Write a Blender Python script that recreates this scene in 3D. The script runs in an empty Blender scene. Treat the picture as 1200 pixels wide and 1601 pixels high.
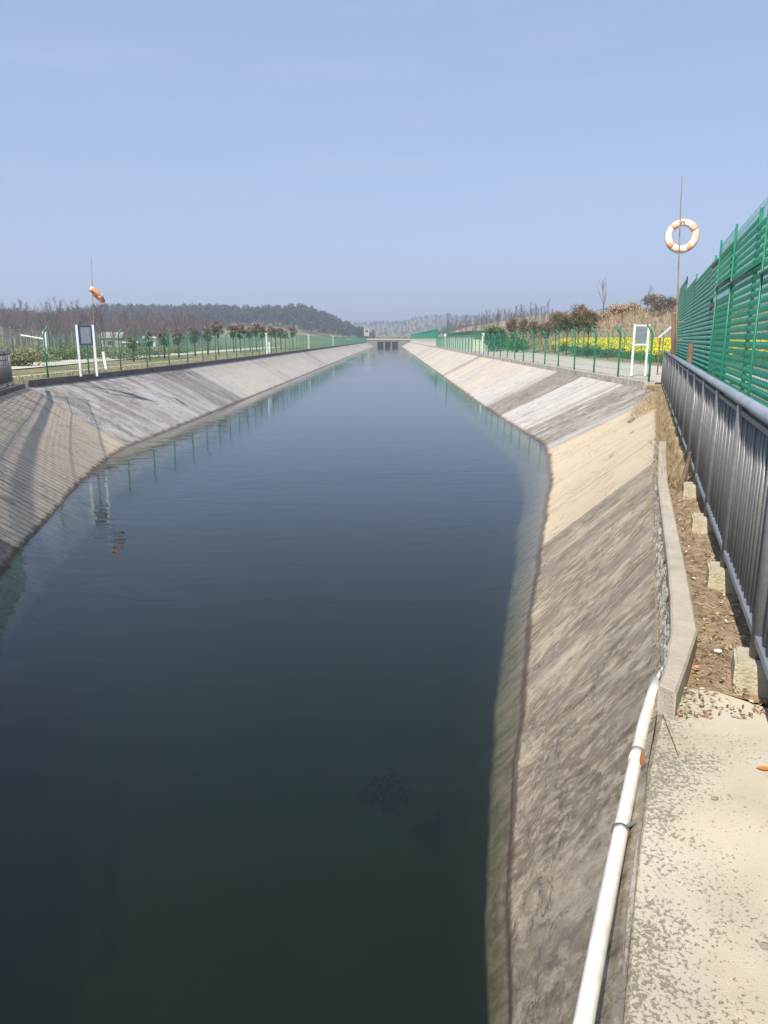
import bpy, bmesh, math, random
import numpy as np
from mathutils import Vector, Matrix

R = math.radians
C = bpy.context.scene.collection
SC = bpy.context.scene
rnd = random.Random(7)
NR = np.random.RandomState(11)

# ------------------------------------------------------------------ camera
CAMZ = 3.4
FPX = 1150.0
PITCH = math.atan2(270.5, FPX)
YAW = math.atan2(12.0, 1182.0)
cd = bpy.data.cameras.new("camera")
cam = bpy.data.objects.new("camera", cd)
C.objects.link(cam)
cd.sensor_fit = 'VERTICAL'
cd.sensor_height = 36.0
cd.lens = 36.0 * FPX / 1601.0
cd.clip_start = 0.05
cd.clip_end = 9000
cam.location = (0, 0, CAMZ)
cam.rotation_euler = (R(90) - PITCH, 0, YAW)
SC.camera = cam
SC.render.resolution_x = 768
SC.render.resolution_y = 1024

# ------------------------------------------------------------------ light
LD = Vector((0.48, 1.0, -1.14)).normalized()       # direction the sunlight travels
w = bpy.data.worlds.new("World")
SC.world = w
w.use_nodes = True
nt = w.node_tree
nt.nodes.clear()
wo = nt.nodes.new('ShaderNodeOutputWorld')
bg = nt.nodes.new('ShaderNodeBackground')
sky = nt.nodes.new('ShaderNodeTexSky')
sky.sky_type = 'NISHITA'
sky.sun_disc = False
sky.sun_elevation = math.asin(-LD.z)
sky.sun_rotation = math.atan2(-LD.x, -LD.y)
sky.air_density = 1.0
sky.dust_density = 1.2
sky.ozone_density = 2.2
sky.altitude = 50
hs = nt.nodes.new('ShaderNodeHueSaturation')
hs.inputs['Saturation'].default_value = 0.72
tint = nt.nodes.new('ShaderNodeMix'); tint.data_type = 'RGBA'; tint.blend_type = 'MIX'
tint.inputs['Factor'].default_value = 0.62
tint.inputs['B'].default_value = (2.55, 3.42, 5.85, 1)     # even spring haze high in the air
nt.links.new(sky.outputs[0], hs.inputs['Color'])
nt.links.new(hs.outputs[0], tint.inputs['A'])
# faint wisps of high cloud
tc = nt.nodes.new('ShaderNodeTexCoord')
mp = nt.nodes.new('ShaderNodeMapping'); mp.inputs['Scale'].default_value = (2.2, 2.2, 16)
nz = nt.nodes.new('ShaderNodeTexNoise'); nz.inputs['Scale'].default_value = 1.7; nz.inputs['Detail'].default_value = 6
rp = nt.nodes.new('ShaderNodeValToRGB'); rp.color_ramp.elements[0].position = 0.52; rp.color_ramp.elements[1].position = 0.85
rp.color_ramp.elements[1].color = (0.2, 0.2, 0.2, 1)
cm = nt.nodes.new('ShaderNodeMix'); cm.data_type = 'RGBA'; cm.inputs['B'].default_value = (4.2, 4.6, 5.4, 1)
nt.links.new(tc.outputs['Generated'], mp.inputs[0]); nt.links.new(mp.outputs[0], nz.inputs[0])
nt.links.new(nz.outputs[0], rp.inputs[0]); nt.links.new(rp.outputs[0], cm.inputs['Factor'])
nt.links.new(tint.outputs['Result'], cm.inputs['A'])
nt.links.new(cm.outputs['Result'], bg.inputs['Color'])
bg.inputs['Strength'].default_value = 0.099
nt.links.new(bg.outputs[0], wo.inputs[0])

sd = bpy.data.lights.new("sun", 'SUN')
sd.energy = 4.6
sd.angle = R(0.55)
sd.color = (1.0, 0.95, 0.86)
so = bpy.data.objects.new("sun", sd)
C.objects.link(so)
so.rotation_euler = (-LD).to_track_quat('Z', 'Y').to_euler()

SC.view_settings.view_transform = 'Standard'
SC.view_settings.look = 'None'
SC.view_settings.gamma = 1
SC.view_settings.exposure = 0.60
try:
    SC.cycles.transparent_max_bounces = 24
    SC.cycles.volume_bounces = 0
except Exception:
    pass

# pixel of the 1200x1601 photograph -> point on the plane at height z
CR = cam.rotation_euler.to_matrix()
def P(px, py, z=1.8):
    d = CR @ Vector((px - 600.0, 800.5 - py, -FPX))
    t = (z - CAMZ) / d.z
    return Vector((0, 0, CAMZ)) + d * t
def PY(px, py, y):
    d = CR @ Vector((px - 600.0, 800.5 - py, -FPX))
    return Vector((0, 0, CAMZ)) + d * (y / d.y)

# ------------------------------------------------------------------ materials
def mat(name, col, rough=0.8, metal=0.0, var=0.0, vscale=6.0, bump=0.0, bscale=30.0, spec=0.3, attr=None, col2=None, stretch=None, coat=0):
    m = bpy.data.materials.new(name)
    m.use_nodes = True
    n = m.node_tree.nodes; l = m.node_tree.links
    b = n['Principled BSDF']
    b.inputs['Roughness'].default_value = rough
    b.inputs['Metallic'].default_value = metal
    b.inputs['Specular IOR Level'].default_value = spec
    b.inputs['Coat Weight'].default_value = coat
    t = n.new('ShaderNodeTexCoord')
    mpg = n.new('ShaderNodeMapping')
    if stretch: mpg.inputs['Scale'].default_value = stretch
    l.new(t.outputs['Object'], mpg.inputs[0])
    out = None
    if attr:
        a = n.new('ShaderNodeAttribute'); a.attribute_name = attr
        src = a.outputs['Color']
    else:
        rgb = n.new('ShaderNodeRGB'); rgb.outputs[0].default_value = (*col, 1)
        src = rgb.outputs[0]
    if var > 0:
        nn = n.new('ShaderNodeTexNoise'); nn.inputs['Scale'].default_value = vscale; nn.inputs['Detail'].default_value = 8
        nn.inputs['Roughness'].default_value = 0.62
        l.new(mpg.outputs[0], nn.inputs[0])
        mr = n.new('ShaderNodeMapRange'); mr.inputs[1].default_value = 0.3; mr.inputs[2].default_value = 0.7
        l.new(nn.outputs[0], mr.inputs[0])
        mx = n.new('ShaderNodeMix'); mx.data_type = 'RGBA'
        c2 = col2 if col2 else tuple(c * (1 - var) for c in (col or (1, 1, 1)))
        if attr and not col2:
            mx.blend_type = 'MULTIPLY'; mx.inputs['B'].default_value = (1 - var,) * 3 + (1,)
        else:
            mx.inputs['B'].default_value = (*c2, 1)
        l.new(mr.outputs[0], mx.inputs['Factor']); l.new(src, mx.inputs['A'])
        src = mx.outputs['Result']
    l.new(src, b.inputs['Base Color'])
    if bump > 0:
        bn = n.new('ShaderNodeTexNoise'); bn.inputs['Scale'].default_value = bscale; bn.inputs['Detail'].default_value = 6
        l.new(mpg.outputs[0], bn.inputs[0])
        bb = n.new('ShaderNodeBump'); bb.inputs['Strength'].default_value = bump; bb.inputs['Distance'].default_value = 0.02
        l.new(bn.outputs[0], bb.inputs['Height']); l.new(bb.outputs[0], b.inputs['Normal'])
    return m

class NB:
    """small node-building helper"""
    def __init__(s, name):
        s.m = bpy.data.materials.new(name); s.m.use_nodes = True
        s.n = s.m.node_tree.nodes; s.l = s.m.node_tree.links; s.b = s.n['Principled BSDF']
    def node(s, t, **k):
        x = s.n.new(t)
        for a, v in k.items(): setattr(x, a, v)
        return x
    def link(s, a, b): s.l.new(a, b)
    def noise(s, vec, scale, detail=6, rough=0.6, mapping=None, dist=0.0):
        if mapping:
            mpn = s.node('ShaderNodeMapping'); mpn.inputs['Scale'].default_value = mapping
            s.link(vec, mpn.inputs[0]); vec = mpn.outputs[0]
        x = s.node('ShaderNodeTexNoise'); x.inputs['Scale'].default_value = scale
        x.inputs['Detail'].default_value = detail; x.inputs['Roughness'].default_value = rough
        x.inputs['Distortion'].default_value = dist
        s.link(vec, x.inputs[0]); return x.outputs[0]
    def ramp(s, f, lo, hi, a=0.0, b=1.0):
        x = s.node('ShaderNodeMapRange'); x.inputs[1].default_value = lo; x.inputs[2].default_value = hi
        x.inputs[3].default_value = a; x.inputs[4].default_value = b; s.link(f, x.inputs[0]); return x.outputs[0]
    def mix(s, f, a, b, blend='MIX'):
        x = s.node('ShaderNodeMix', data_type='RGBA', blend_type=blend)
        for inp, v in (('Factor', f), ('A', a), ('B', b)):
            if isinstance(v, (int, float)): x.inputs[inp].default_value = v
            elif isinstance(v, tuple): x.inputs[inp].default_value = (*v, 1)
            else: s.link(v, x.inputs[inp])
        return x.outputs['Result']
    def math(s, op, a, b=None, clamp=False):
        x = s.node('ShaderNodeMath', operation=op, use_clamp=clamp)
        for i, v in enumerate((a, b)):
            if v is None: continue
            if isinstance(v, (int, float)): x.inputs[i].default_value = v
            else: s.link(v, x.inputs[i])
        return x.outputs[0]
    def bump(s, h, strength=0.4, dist=0.02):
        x = s.node('ShaderNodeBump'); x.inputs['Strength'].default_value = strength; x.inputs['Distance'].default_value = dist
        s.link(h, x.inputs['Height']); s.link(x.outputs[0], s.b.inputs['Normal'])

# canal lining: UV = metres (along, down the slope); colour attribute 'panel': r dark stain, g yellow-ness, b ribs
def lining_material():
    k = NB('lining_concrete')
    uv0 = k.node('ShaderNodeTexCoord').outputs['UV']
    # break up the regular lattice of the noise
    wn = k.node('ShaderNodeTexNoise'); wn.inputs['Scale'].default_value = 0.83; wn.inputs['Detail'].default_value = 3
    k.link(uv0, wn.inputs[0])
    va_ = k.node('ShaderNodeVectorMath', operation='MULTIPLY_ADD'); va_.inputs[1].default_value = (0.30, 0.5, 3.0); k.link(wn.outputs[1], va_.inputs[0]); k.link(uv0, va_.inputs[2])
    uv = va_.outputs[0]
    a = k.node('ShaderNodeAttribute', attribute_name='panel')
    sp = k.node('ShaderNodeSeparateColor'); k.link(a.outputs['Color'], sp.inputs[0])
    dark, warm, ribs = sp.outputs[0], sp.outputs[1], sp.outputs[2]
    geo = k.node('ShaderNodeNewGeometry')
    sx = k.node('ShaderNodeSeparateXYZ'); k.link(geo.outputs['Position'], sx.inputs[0])
    z = sx.outputs[2]
    streak = k.noise(uv, 1.0, 9, 0.70, (1.7, 0.30, 0.6), 0.25)
    fine = k.noise(uv, 1.0, 8, 0.74, (9.3, 1.5, 2.1), 0.15)
    blot = k.noise(uv, 0.9, 8, 0.65)
    pale = k.mix(warm, (0.555, 0.525, 0.485), (0.67, 0.55, 0.38))
    pale = k.mix(k.ramp(blot, 0.35, 0.7), pale, k.mix(warm, (0.47, 0.44, 0.41), (0.60, 0.48, 0.325)))
    stain = k.mix(k.ramp(fine, 0.38, 0.62), k.mix(warm, (0.085, 0.078, 0.07), (0.15, 0.115, 0.075)), k.mix(warm, (0.19, 0.17, 0.145), (0.36, 0.285, 0.19)))
    # threshold of stain grows with the panel's own amount of weathering
    th = k.math('SUBTRACT', 0.72, k.math('MULTIPLY', dark, 0.42))
    s1 = k.math('ADD', k.math('MULTIPLY', streak, 0.7), k.math('MULTIPLY', fine, 0.3))
    mk = k.math('MULTIPLY', k.math('SUBTRACT', s1, th), 7.0, True)
    mk = k.math('MULTIPLY', mk, k.math('MINIMUM', k.math('ADD', k.math('MULTIPLY', dark, 1.1), 0.10), 0.93))
    col = k.mix(mk, pale, stain)
    # pale lime streaks over the stain
    lime = k.noise(uv, 1.0, 10, 0.75, (5.5, 0.9, 1), 0.2)
    lm = k.math('MULTIPLY', k.ramp(lime, 0.51, 0.57), k.ramp(k.noise(uv, 0.7, 5), 0.36, 0.56))
    col = k.mix(k.math('MULTIPLY', lm, k.ramp(dark, 0.1, 0.7, 0.0, 0.62)), col, (0.47, 0.415, 0.32))
    fl = k.noise(uv, 1.0, 6, 0.72, (13, 3.2, 3), 0.1)
    col = k.mix(k.math('MULTIPLY', k.ramp(fl, 0.515, 0.575), k.ramp(dark, 0.1, 0.7, 0.0, 0.66)), col, k.mix(warm, (0.46, 0.43, 0.38), (0.64, 0.54, 0.39)))
    col = k.mix(k.math('MULTIPLY', k.ramp(fl, 0.44, 0.37), k.ramp(dark, 0.0, 0.7, 0.12, 0.6)), col, (0.10, 0.085, 0.068))
    # speckle
    spk = k.noise(uv, 60, 3)
    col = k.mix(k.ramp(spk, 0.2, 0.8, 0.0, 0.28), col, (0.11, 0.10, 0.085), 'MIX')
    # brushed ribs running down the slope on the newer concrete
    su = k.node('ShaderNodeSeparateXYZ'); k.link(uv0, su.inputs[0])
    wv = k.math('SINE', k.math('MULTIPLY', k.math('ADD', su.outputs[0], k.math('MULTIPLY', blot, 0.05)), 24.0))
    rb = k.math('MULTIPLY', k.ramp(wv, 0.55, 0.95), ribs)
    col = k.mix(k.math('MULTIPLY', rb, 0.62), col, (0.14, 0.125, 0.10))
    wv2 = k.noise(uv, 1.0, 3, 0.5, (1.6, 0.03, 1))
    col = k.mix(k.math('MULTIPLY', k.ramp(wv2, 0.60, 0.66), k.math('MULTIPLY', ribs, 0.6)), col, (0.16, 0.14, 0.115))
    cs_ = k.noise(uv, 1.0, 5, 0.65, (1.5, 0.035, 0.6), 0.05)
    col = k.mix(k.math('MULTIPLY', k.ramp(cs_, 0.50, 0.62), k.ramp(dark, 0.1, 0.4, 0.15, 0.6)), col, (0.24, 0.20, 0.165))
    jt = k.math('MODULO', k.math('ADD', su.outputs[0], k.math('MULTIPLY', fine, 0.03)), 3.0)
    col = k.mix(k.math('MULTIPLY', k.ramp(jt, 0.05, 0.03), k.ramp(dark, 0.75, 0.45, 0.15, 0.75)), col, (0.13, 0.115, 0.095))
    hl = k.math('ABSOLUTE', k.math('SUBTRACT', k.noise(uv, 0.45, 6, 0.6), 0.5))
    col = k.mix(k.ramp(hl, 0.006, 0.002, 0, 0.55), col, (0.11, 0.095, 0.08))
    # brown tide mark just above the water, algae beneath it
    zz = k.math('ADD', z, k.math('MULTIPLY', k.math('SUBTRACT', fine, 0.5), 0.10))
    zt = k.math('ADD', zz, k.math('MULTIPLY', k.math('SUBTRACT', k.noise(uv0, 2.2, 6, 0.7), 0.5), 0.22))
    tide = k.ramp(zt, 0.09, 0.03)
    col = k.mix(k.math('MULTIPLY', tide, 0.8), col, (0.075, 0.052, 0.038))
    under = k.ramp(zz, -0.02, -0.08)
    col = k.mix(under, col, k.mix(k.ramp(fine, 0.35, 0.65), (0.42, 0.35, 0.25), (0.17, 0.145, 0.10)))
    alg = k.ramp(zt, -0.46, -0.58)
    col = k.mix(alg, col, k.mix(k.ramp(streak, 0.35, 0.65), (0.020, 0.026, 0.014), (0.04, 0.04, 0.018)))
    k.link(col, k.b.inputs['Base Color'])
    k.b.inputs['Roughness'].default_value = 0.9
    k.b.inputs['Specular IOR Level'].default_value = 0.15
    k.bump(k.math('ADD', k.math('MULTIPLY', fine, 0.6), k.math('ADD', k.math('MULTIPLY', spk, 0.25), k.math('MULTIPLY', rb, -0.5))), 0.55, 0.02)
    return k.m

def ledge_material():
    k = NB('pitted_concrete')
    o = k.node('ShaderNodeTexCoord').outputs['Object']
    big = k.noise(o, 1.7, 6, 0.6)
    col = k.mix(k.ramp(big, 0.35, 0.68), (0.54, 0.48, 0.38), (0.41, 0.355, 0.27))
    yel = k.noise(o, 3.1, 5, 0.6)
    col = k.mix(k.ramp(yel, 0.5, 0.72, 0, 0.4), col, (0.58, 0.47, 0.30))
    pit = k.noise(o, 74, 8, 0.72)
    zone = k.noise(o, 3.6, 7, 0.68)
    sx = k.node('ShaderNodeSeparateXYZ'); k.link(o, sx.inputs[0])
    # lichen is denser near the outer lip of the ledge
    edge = k.math('SUBTRACT', sx.outputs[0], k.math('MULTIPLY', sx.outputs[1], 0.395))
    near = k.ramp(edge, 0.36, -0.02, 0.0, 0.13)
    thr = k.math('SUBTRACT', k.ramp(zone, 0.36, 0.62, 0.69, 0.575), near)
    pm = k.math('MULTIPLY', k.math('SUBTRACT', pit, thr), 14.0, True)
    col = k.mix(k.math('MULTIPLY', pm, 0.5), col, (0.10, 0.088, 0.065))
    grit = k.noise(o, 190, 3, 0.6)
    col = k.mix(k.ramp(grit, 0.58, 0.72, 0, 0.55), col, (0.24, 0.20, 0.14))
    k.link(col, k.b.inputs['Base Color'])
    k.b.inputs['Roughness'].default_value = 0.93
    k.b.inputs['Specular IOR Level'].default_value = 0.12
    h = k.math('SUBTRACT', k.math('MULTIPLY', grit, 0.35), k.math('MULTIPLY', pm, 0.6))
    k.bump(h, 0.7, 0.008)
    return k.m

def ground_material():
    k = NB('field_ground')
    o = k.node('ShaderNodeTexCoord').outputs['Object']
    a = k.node('ShaderNodeAttribute', attribute_name='soil')
    sp = k.node('ShaderNodeSeparateColor'); k.link(a.outputs['Color'], sp.inputs[0])
    n1 = k.noise(o, 0.11, 8, 0.65)
    n2 = k.noise(o, 1.3, 8, 0.7)
    n3 = k.noise(o, 9.0, 5, 0.7)
    grass = k.mix(k.ramp(n2, 0.35, 0.65), (0.17, 0.155, 0.075), (0.30, 0.25, 0.155))
    grass = k.mix(k.ramp(n1, 0.50, 0.60), grass, (0.085, 0.125, 0.038))
    dry = k.mix(k.ramp(n1, 0.40, 0.62), (0.36, 0.255, 0.165), (0.20, 0.165, 0.105))
    dry = k.mix(k.ramp(n2, 0.4, 0.7), dry, (0.30, 0.24, 0.16))
    dirt = k.mix(k.ramp(n2, 0.35, 0.7), (0.33, 0.25, 0.17), (0.20, 0.155, 0.10))
    col = k.mix(sp.outputs[0], grass, dry)
    col = k.mix(sp.outputs[1], col, dirt)
    col = k.mix(k.ramp(n3, 0.4, 0.75, 0, 0.35), col, (0.08, 0.07, 0.045))
    k.link(col, k.b.inputs['Base Color'])
    k.b.inputs['Roughness'].default_value = 0.95
    k.b.inputs['Specular IOR Level'].default_value = 0.1
    k.bump(n3, 0.6, 0.05)
    return k.m

def water_material():
    k = NB('canal_water')
    k.n.remove(k.b)
    out = k.n['Material Output']
    geo = k.node('ShaderNodeNewGeometry')
    pos = geo.outputs['Position']
    r1 = k.noise(pos, 1.0, 2, 0.5, (0.8, 1.7, 1), 0.7)
    rv = k.node('ShaderNodeVectorRotate', rotation_type='Z_AXIS'); rv.inputs['Angle'].default_value = 0.6; k.link(pos, rv.inputs[0])
    r2 = k.noise(rv.outputs[0], 1.0, 3, 0.55, (2.6, 6.5, 1), 0.5)
    gust = k.ramp(k.noise(pos, 1.0, 3, 0.5, (0.10, 0.035, 1)), 0.35, 0.65, 0.5, 1.15)
    h = k.math('MULTIPLY', k.math('ADD', k.math('MULTIPLY', r1, 0.9), k.math('MULTIPLY', r2, 0.20)), gust)
    bp = k.node('ShaderNodeBump'); bp.inputs['Strength'].default_value = 1.0; bp.inputs['Distance'].default_value = 0.0095
    k.link(h, bp.inputs['Height'])
    fr = k.node('ShaderNodeFresnel'); fr.inputs['IOR'].default_value = 1.33; k.link(bp.outputs[0], fr.inputs['Normal'])
    gl = k.node('ShaderNodeBsdfGlossy'); gl.inputs['Roughness'].default_value = 0.02; k.link(bp.outputs[0], gl.inputs['Normal'])
    gl.inputs['Color'].default_value = (0.95, 0.97, 1.0, 1)
    tr = k.node('ShaderNodeBsdfTransparent'); tr.inputs['Color'].default_value = (0.93, 0.93, 0.90, 1)
    mx = k.node('ShaderNodeMixShader')
    k.link(fr.outputs[0], mx.inputs[0]); k.link(tr.outputs[0], mx.inputs[1]); k.link(gl.outputs[0], mx.inputs[2])
    k.link(mx.outputs[0], out.inputs['Surface'])
    va = k.node('ShaderNodeVolumeAbsorption'); va.inputs['Color'].default_value = (0.68, 0.74, 0.64, 1); va.inputs['Density'].default_value = 1.3
    vs_ = k.node('ShaderNodeVolumeScatter'); vs_.inputs['Color'].default_value = (0.38, 0.72, 0.52, 1); vs_.inputs['Density'].default_value = 0.034
    ad = k.node('ShaderNodeAddShader'); k.link(va.outputs[0], ad.inputs[0]); k.link(vs_.outputs[0], ad.inputs[1])
    k.link(ad.outputs[0], out.inputs['Volume'])
    return k.m

M = {}
M['lining'] = lining_material()
M['ledge'] = ledge_material()
M['ground'] = ground_material()
M['water'] = water_material()
M['kerb'] = mat('kerb_concrete', (0.56, 0.51, 0.44), 0.9, var=0.6, vscale=3.0, bump=0.5, bscale=60, col2=(0.20, 0.18, 0.15))
M['block'] = mat('block_concrete', (0.50, 0.435, 0.35), 0.92, var=0.3, vscale=5, bump=0.5, bscale=90, col2=(0.37, 0.315, 0.25))
M['rough'] = mat('rubble_concrete', (0.50, 0.46, 0.38), 0.95, var=0.8, vscale=26, bump=1.0, bscale=50, col2=(0.10, 0.09, 0.07))
M['footing'] = mat('footing_concrete', (0.52, 0.46, 0.33), 0.92, var=0.4, vscale=9, bump=0.6, bscale=80, col2=(0.34, 0.28, 0.19))
M['dirt'] = mat('dirt', (0.42, 0.315, 0.20), 0.97, var=0.6, vscale=14, bump=1.0, bscale=60, col2=(0.16, 0.105, 0.062))
M['road'] = mat('road_concrete', (0.50, 0.45, 0.38), 0.92, var=0.35, vscale=0.8, bump=0.2, bscale=20, col2=(0.38, 0.335, 0.27))
M['path'] = mat('path_concrete', (0.56, 0.53, 0.44), 0.92, var=0.3, vscale=0.9, col2=(0.42, 0.40, 0.30))
M['green'] = mat('green_paint', (0.018, 0.27, 0.155), 0.5, var=0.35, vscale=5, spec=0.5)
M['fence_green'] = mat('fence_green', (0.012, 0.19, 0.105), 0.45, var=0.2, vscale=4, spec=0.5)
M['louvre'] = mat('louvre_green', (0.028, 0.50, 0.30), 0.38, var=0.35, vscale=2.2, spec=0.5, col2=(0.020, 0.36, 0.21))
M['louvre_dark'] = mat('louvre_backing', (0.018, 0.27, 0.16), 0.7)
M['steel'] = mat('grey_steel', (0.22, 0.215, 0.21), 0.48, metal=0.35, var=0.4, vscale=3.0, bump=0.05, col2=(0.15, 0.145, 0.14), stretch=(1, 1, 6))
M['rail'] = mat('rail_steel', (0.36, 0.40, 0.46), 0.45, metal=0.45, var=0.3, vscale=2.0)
M['white'] = mat('white_paint', (0.70, 0.71, 0.70), 0.5, var=0.12, vscale=6)
M['pvc'] = mat('white_pvc', (0.80, 0.78, 0.74), 0.38, var=0.12, vscale=9, spec=0.5, col2=(0.55, 0.49, 0.40))
M['black'] = mat('black_rubber', (0.02, 0.022, 0.022), 0.6)
M['grey_board'] = mat('grey_board', (0.20, 0.22, 0.25), 0.5, var=0.3, vscale=8)
M['navy'] = mat('navy_frame', (0.03, 0.045, 0.13), 0.5)
M['bamboo'] = mat('bamboo', (0.36, 0.27, 0.17), 0.7, var=0.5, vscale=9, col2=(0.15, 0.11, 0.075))
M['wood'] = mat('rough_wood', (0.20, 0.135, 0.09), 0.9, var=0.6, vscale=12, bump=0.8, bscale=40, col2=(0.09, 0.06, 0.042), stretch=(1, 1, 0.2))
M['ring_white'] = mat('ring_white', (0.84, 0.79, 0.75), 0.6, var=0.3, vscale=5, col2=(0.80, 0.52, 0.38))
M['ring_orange'] = mat('ring_orange', (0.80, 0.20, 0.06), 0.6, var=0.3, vscale=8, col2=(0.80, 0.36, 0.18))
M['ring_faded'] = mat('ring_faded', (0.80, 0.26, 0.11), 0.6, var=0.4, vscale=9, col2=(0.76, 0.58, 0.46))
M['band'] = mat('ring_band', (0.65, 0.62, 0.58), 0.6)
M['rope'] = mat('rope', (0.42, 0.28, 0.12), 0.9)
M['bark'] = mat('bark', (0.10, 0.078, 0.060), 0.95, var=0.4, vscale=9, bump=0.5)
M['bare'] = mat('bare_bark', (0.175, 0.14, 0.125), 0.95, var=0.35, vscale=2.0, col2=(0.09, 0.07, 0.066))
M['leaf'] = mat('foliage', None, 0.75, attr='tone', var=0.3, vscale=1.5, spec=0.25)
M['pine'] = mat('pine_foliage', None, 0.85, attr='tone', var=0.3, vscale=0.2, spec=0.1)
M['grassblade'] = mat('grass_blades', None, 0.9, attr='tone', spec=0.1)
M['litter'] = mat('litter', None, 0.9, attr='tone', spec=0.1)
M['wall_white'] = mat('house_white', (0.66, 0.66, 0.64), 0.8, var=0.15, vscale=1)
M['wall_pink'] = mat('house_pink', (0.46, 0.34, 0.29), 0.9, var=0.3, vscale=1)
M['wall_pale'] = mat('shed_pale', (0.58, 0.62, 0.45), 0.7, var=0.15, vscale=0.8)
M['roof_tan'] = mat('roof_tan', (0.36, 0.29, 0.25), 0.9, var=0.3, vscale=1)
M['roof_dark'] = mat('roof_dark', (0.10, 0.10, 0.12), 0.8, var=0.3, vscale=1)
M['roof_green'] = mat('roof_green', (0.02, 0.11, 0.065), 0.6)
M['glass_dark'] = mat('window_dark', (0.03, 0.035, 0.045), 0.15, spec=0.6)
M['bridge'] = mat('bridge_concrete', (0.22, 0.20, 0.165), 0.9, var=0.3, vscale=0.7)
M['yellow'] = mat('yellow_paint', (0.42, 0.37, 0.20), 0.7)
M['orange_leaf'] = mat('orange_leaf', (0.55, 0.20, 0.035), 0.6, var=0.3, vscale=30)
M['brown_leaf'] = mat('brown_leaf', (0.26, 0.10, 0.045), 0.7, var=0.4, vscale=30)
M['stone'] = mat('stone', (0.30, 0.27, 0.21), 0.9, var=0.4, vscale=20, bump=0.5)
M['shell'] = mat('white_shard', (0.78, 0.76, 0.72), 0.5)
M['blue_cap'] = mat('blue_cap', (0.05, 0.11, 0.25), 0.5)

# ------------------------------------------------------------------ mesh helpers
class MB:
    def __init__(s): s.v = []; s.f = []; s.smooth = False
    def add(s, vs, fs):
        o = len(s.v); s.v.extend([tuple(v) for v in vs]); s.f.extend([tuple(i + o for i in f) for f in fs]); return s
    def box(s, c, size, rz=0, rx=0, ry=0):
        hx, hy, hz = size[0] / 2, size[1] / 2, size[2] / 2
        m = Matrix.Rotation(rz, 3, 'Z') @ Matrix.Rotation(ry, 3, 'Y') @ Matrix.Rotation(rx, 3, 'X')
        vs = [Vector(c) + m @ Vector((x * hx, y * hy, z * hz)) for x in (-1, 1) for y in (-1, 1) for z in (-1, 1)]
        return s.add(vs, [(0, 1, 3, 2), (4, 6, 7, 5), (0, 4, 5, 1), (2, 3, 7, 6), (0, 2, 6, 4), (1, 5, 7, 3)])
    def tube(s, pts, rad, n=8, cap=True):
        pts = [Vector(p) for p in pts]
        if not isinstance(rad, (list, tuple)): rad = [rad] * len(pts)
        rings = []
        ref = None
        for i, p in enumerate(pts):
            d = (pts[min(i + 1, len(pts) - 1)] - pts[max(i - 1, 0)])
            if d.length < 1e-9: d = Vector((0, 0, 1))
            d.normalize()
            if ref is None:
                ref = Vector((0, 0, 1)) if abs(d.z) < 0.9 else Vector((1, 0, 0))
            a = d.cross(ref)
            if a.length < 1e-6: a = d.cross(Vector((0, 1, 0)))
            a.normalize(); b = d.cross(a).normalized()
            rings.append([p + (a * math.cos(2 * math.pi * k / n) + b * math.sin(2 * math.pi * k / n)) * rad[i] for k in range(n)])
        o = len(s.v)
        for r_ in rings: s.v.extend([tuple(q) for q in r_])
        for i in range(len(pts) - 1):
            for k in range(n):
                s.f.append((o + i * n + k, o + i * n + (k + 1) % n, o + (i + 1) * n + (k + 1) % n, o + (i + 1) * n + k))
        if cap:
            s.f.append(tuple(o + k for k in range(n))[::-1])
            s.f.append(tuple(o + (len(pts) - 1) * n + k for k in range(n)))
        return s
    def grid(s, rows):
        o = len(s.v); n = len(rows[0])
        for r_ in rows: s.v.extend([tuple(q) for q in r_])
        for i in range(len(rows) - 1):
            for k in range(n - 1):
                s.f.append((o + i * n + k, o + i * n + k + 1, o + (i + 1) * n + k + 1, o + (i + 1) * n + k))
        return s
    def build(s, name, m, parent=None, smooth=False, bevel=0.0):
        me = bpy.data.meshes.new(name)
        me.from_pydata(s.v, [], s.f)
        me.update()
        me.materials.append(m)
        if smooth: me.polygons.foreach_set('use_smooth', [True] * len(me.polygons))
        o = bpy.data.objects.new(name, me)
        C.objects.link(o)
        if parent is not None: o.parent = parent
        bm = bmesh.new(); bm.from_mesh(me)
        bmesh.ops.recalc_face_normals(bm, faces=bm.faces)
        if bevel > 0:
            bmesh.ops.bevel(bm, geom=[e for e in bm.edges if len(e.link_faces) == 2 and e.calc_face_angle(0) > 0.6], offset=bevel, segments=2, affect='EDGES')
        bm.to_mesh(me); bm.free()
        return o

def fastmesh(name, V, F, m, parent=None, tone=None):
    """V (n,3) array, F list/array of equal-size faces, tone (nfaces,3)"""
    me = bpy.data.meshes.new(name)
    V = np.asarray(V, dtype=np.float32); F = np.asarray(F, dtype=np.int32)
    me.vertices.add(len(V)); me.vertices.foreach_set('co', V.ravel())
    k = F.shape[1]
    me.loops.add(F.size); me.loops.foreach_set('vertex_index', F.ravel())
    me.polygons.add(len(F)); me.polygons.foreach_set('loop_start', np.arange(0, F.size, k, dtype=np.int32))
    me.polygons.foreach_set('loop_total', np.full(len(F), k, dtype=np.int32))
    me.update(calc_edges=True)
    me.materials.append(m)
    if tone is not None:
        at = me.color_attributes.new('tone', 'FLOAT_COLOR', 'CORNER')
        c = np.ones((len(F), k, 4), dtype=np.float32)
        c[:, :, :3] = np.asarray(tone, dtype=np.float32)[:, None, :]
        at.data.foreach_set('color', c.ravel())
    o = bpy.data.objects.new(name, me)
    C.objects.link(o)
    if parent is not None: o.parent = parent
    return o

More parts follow.
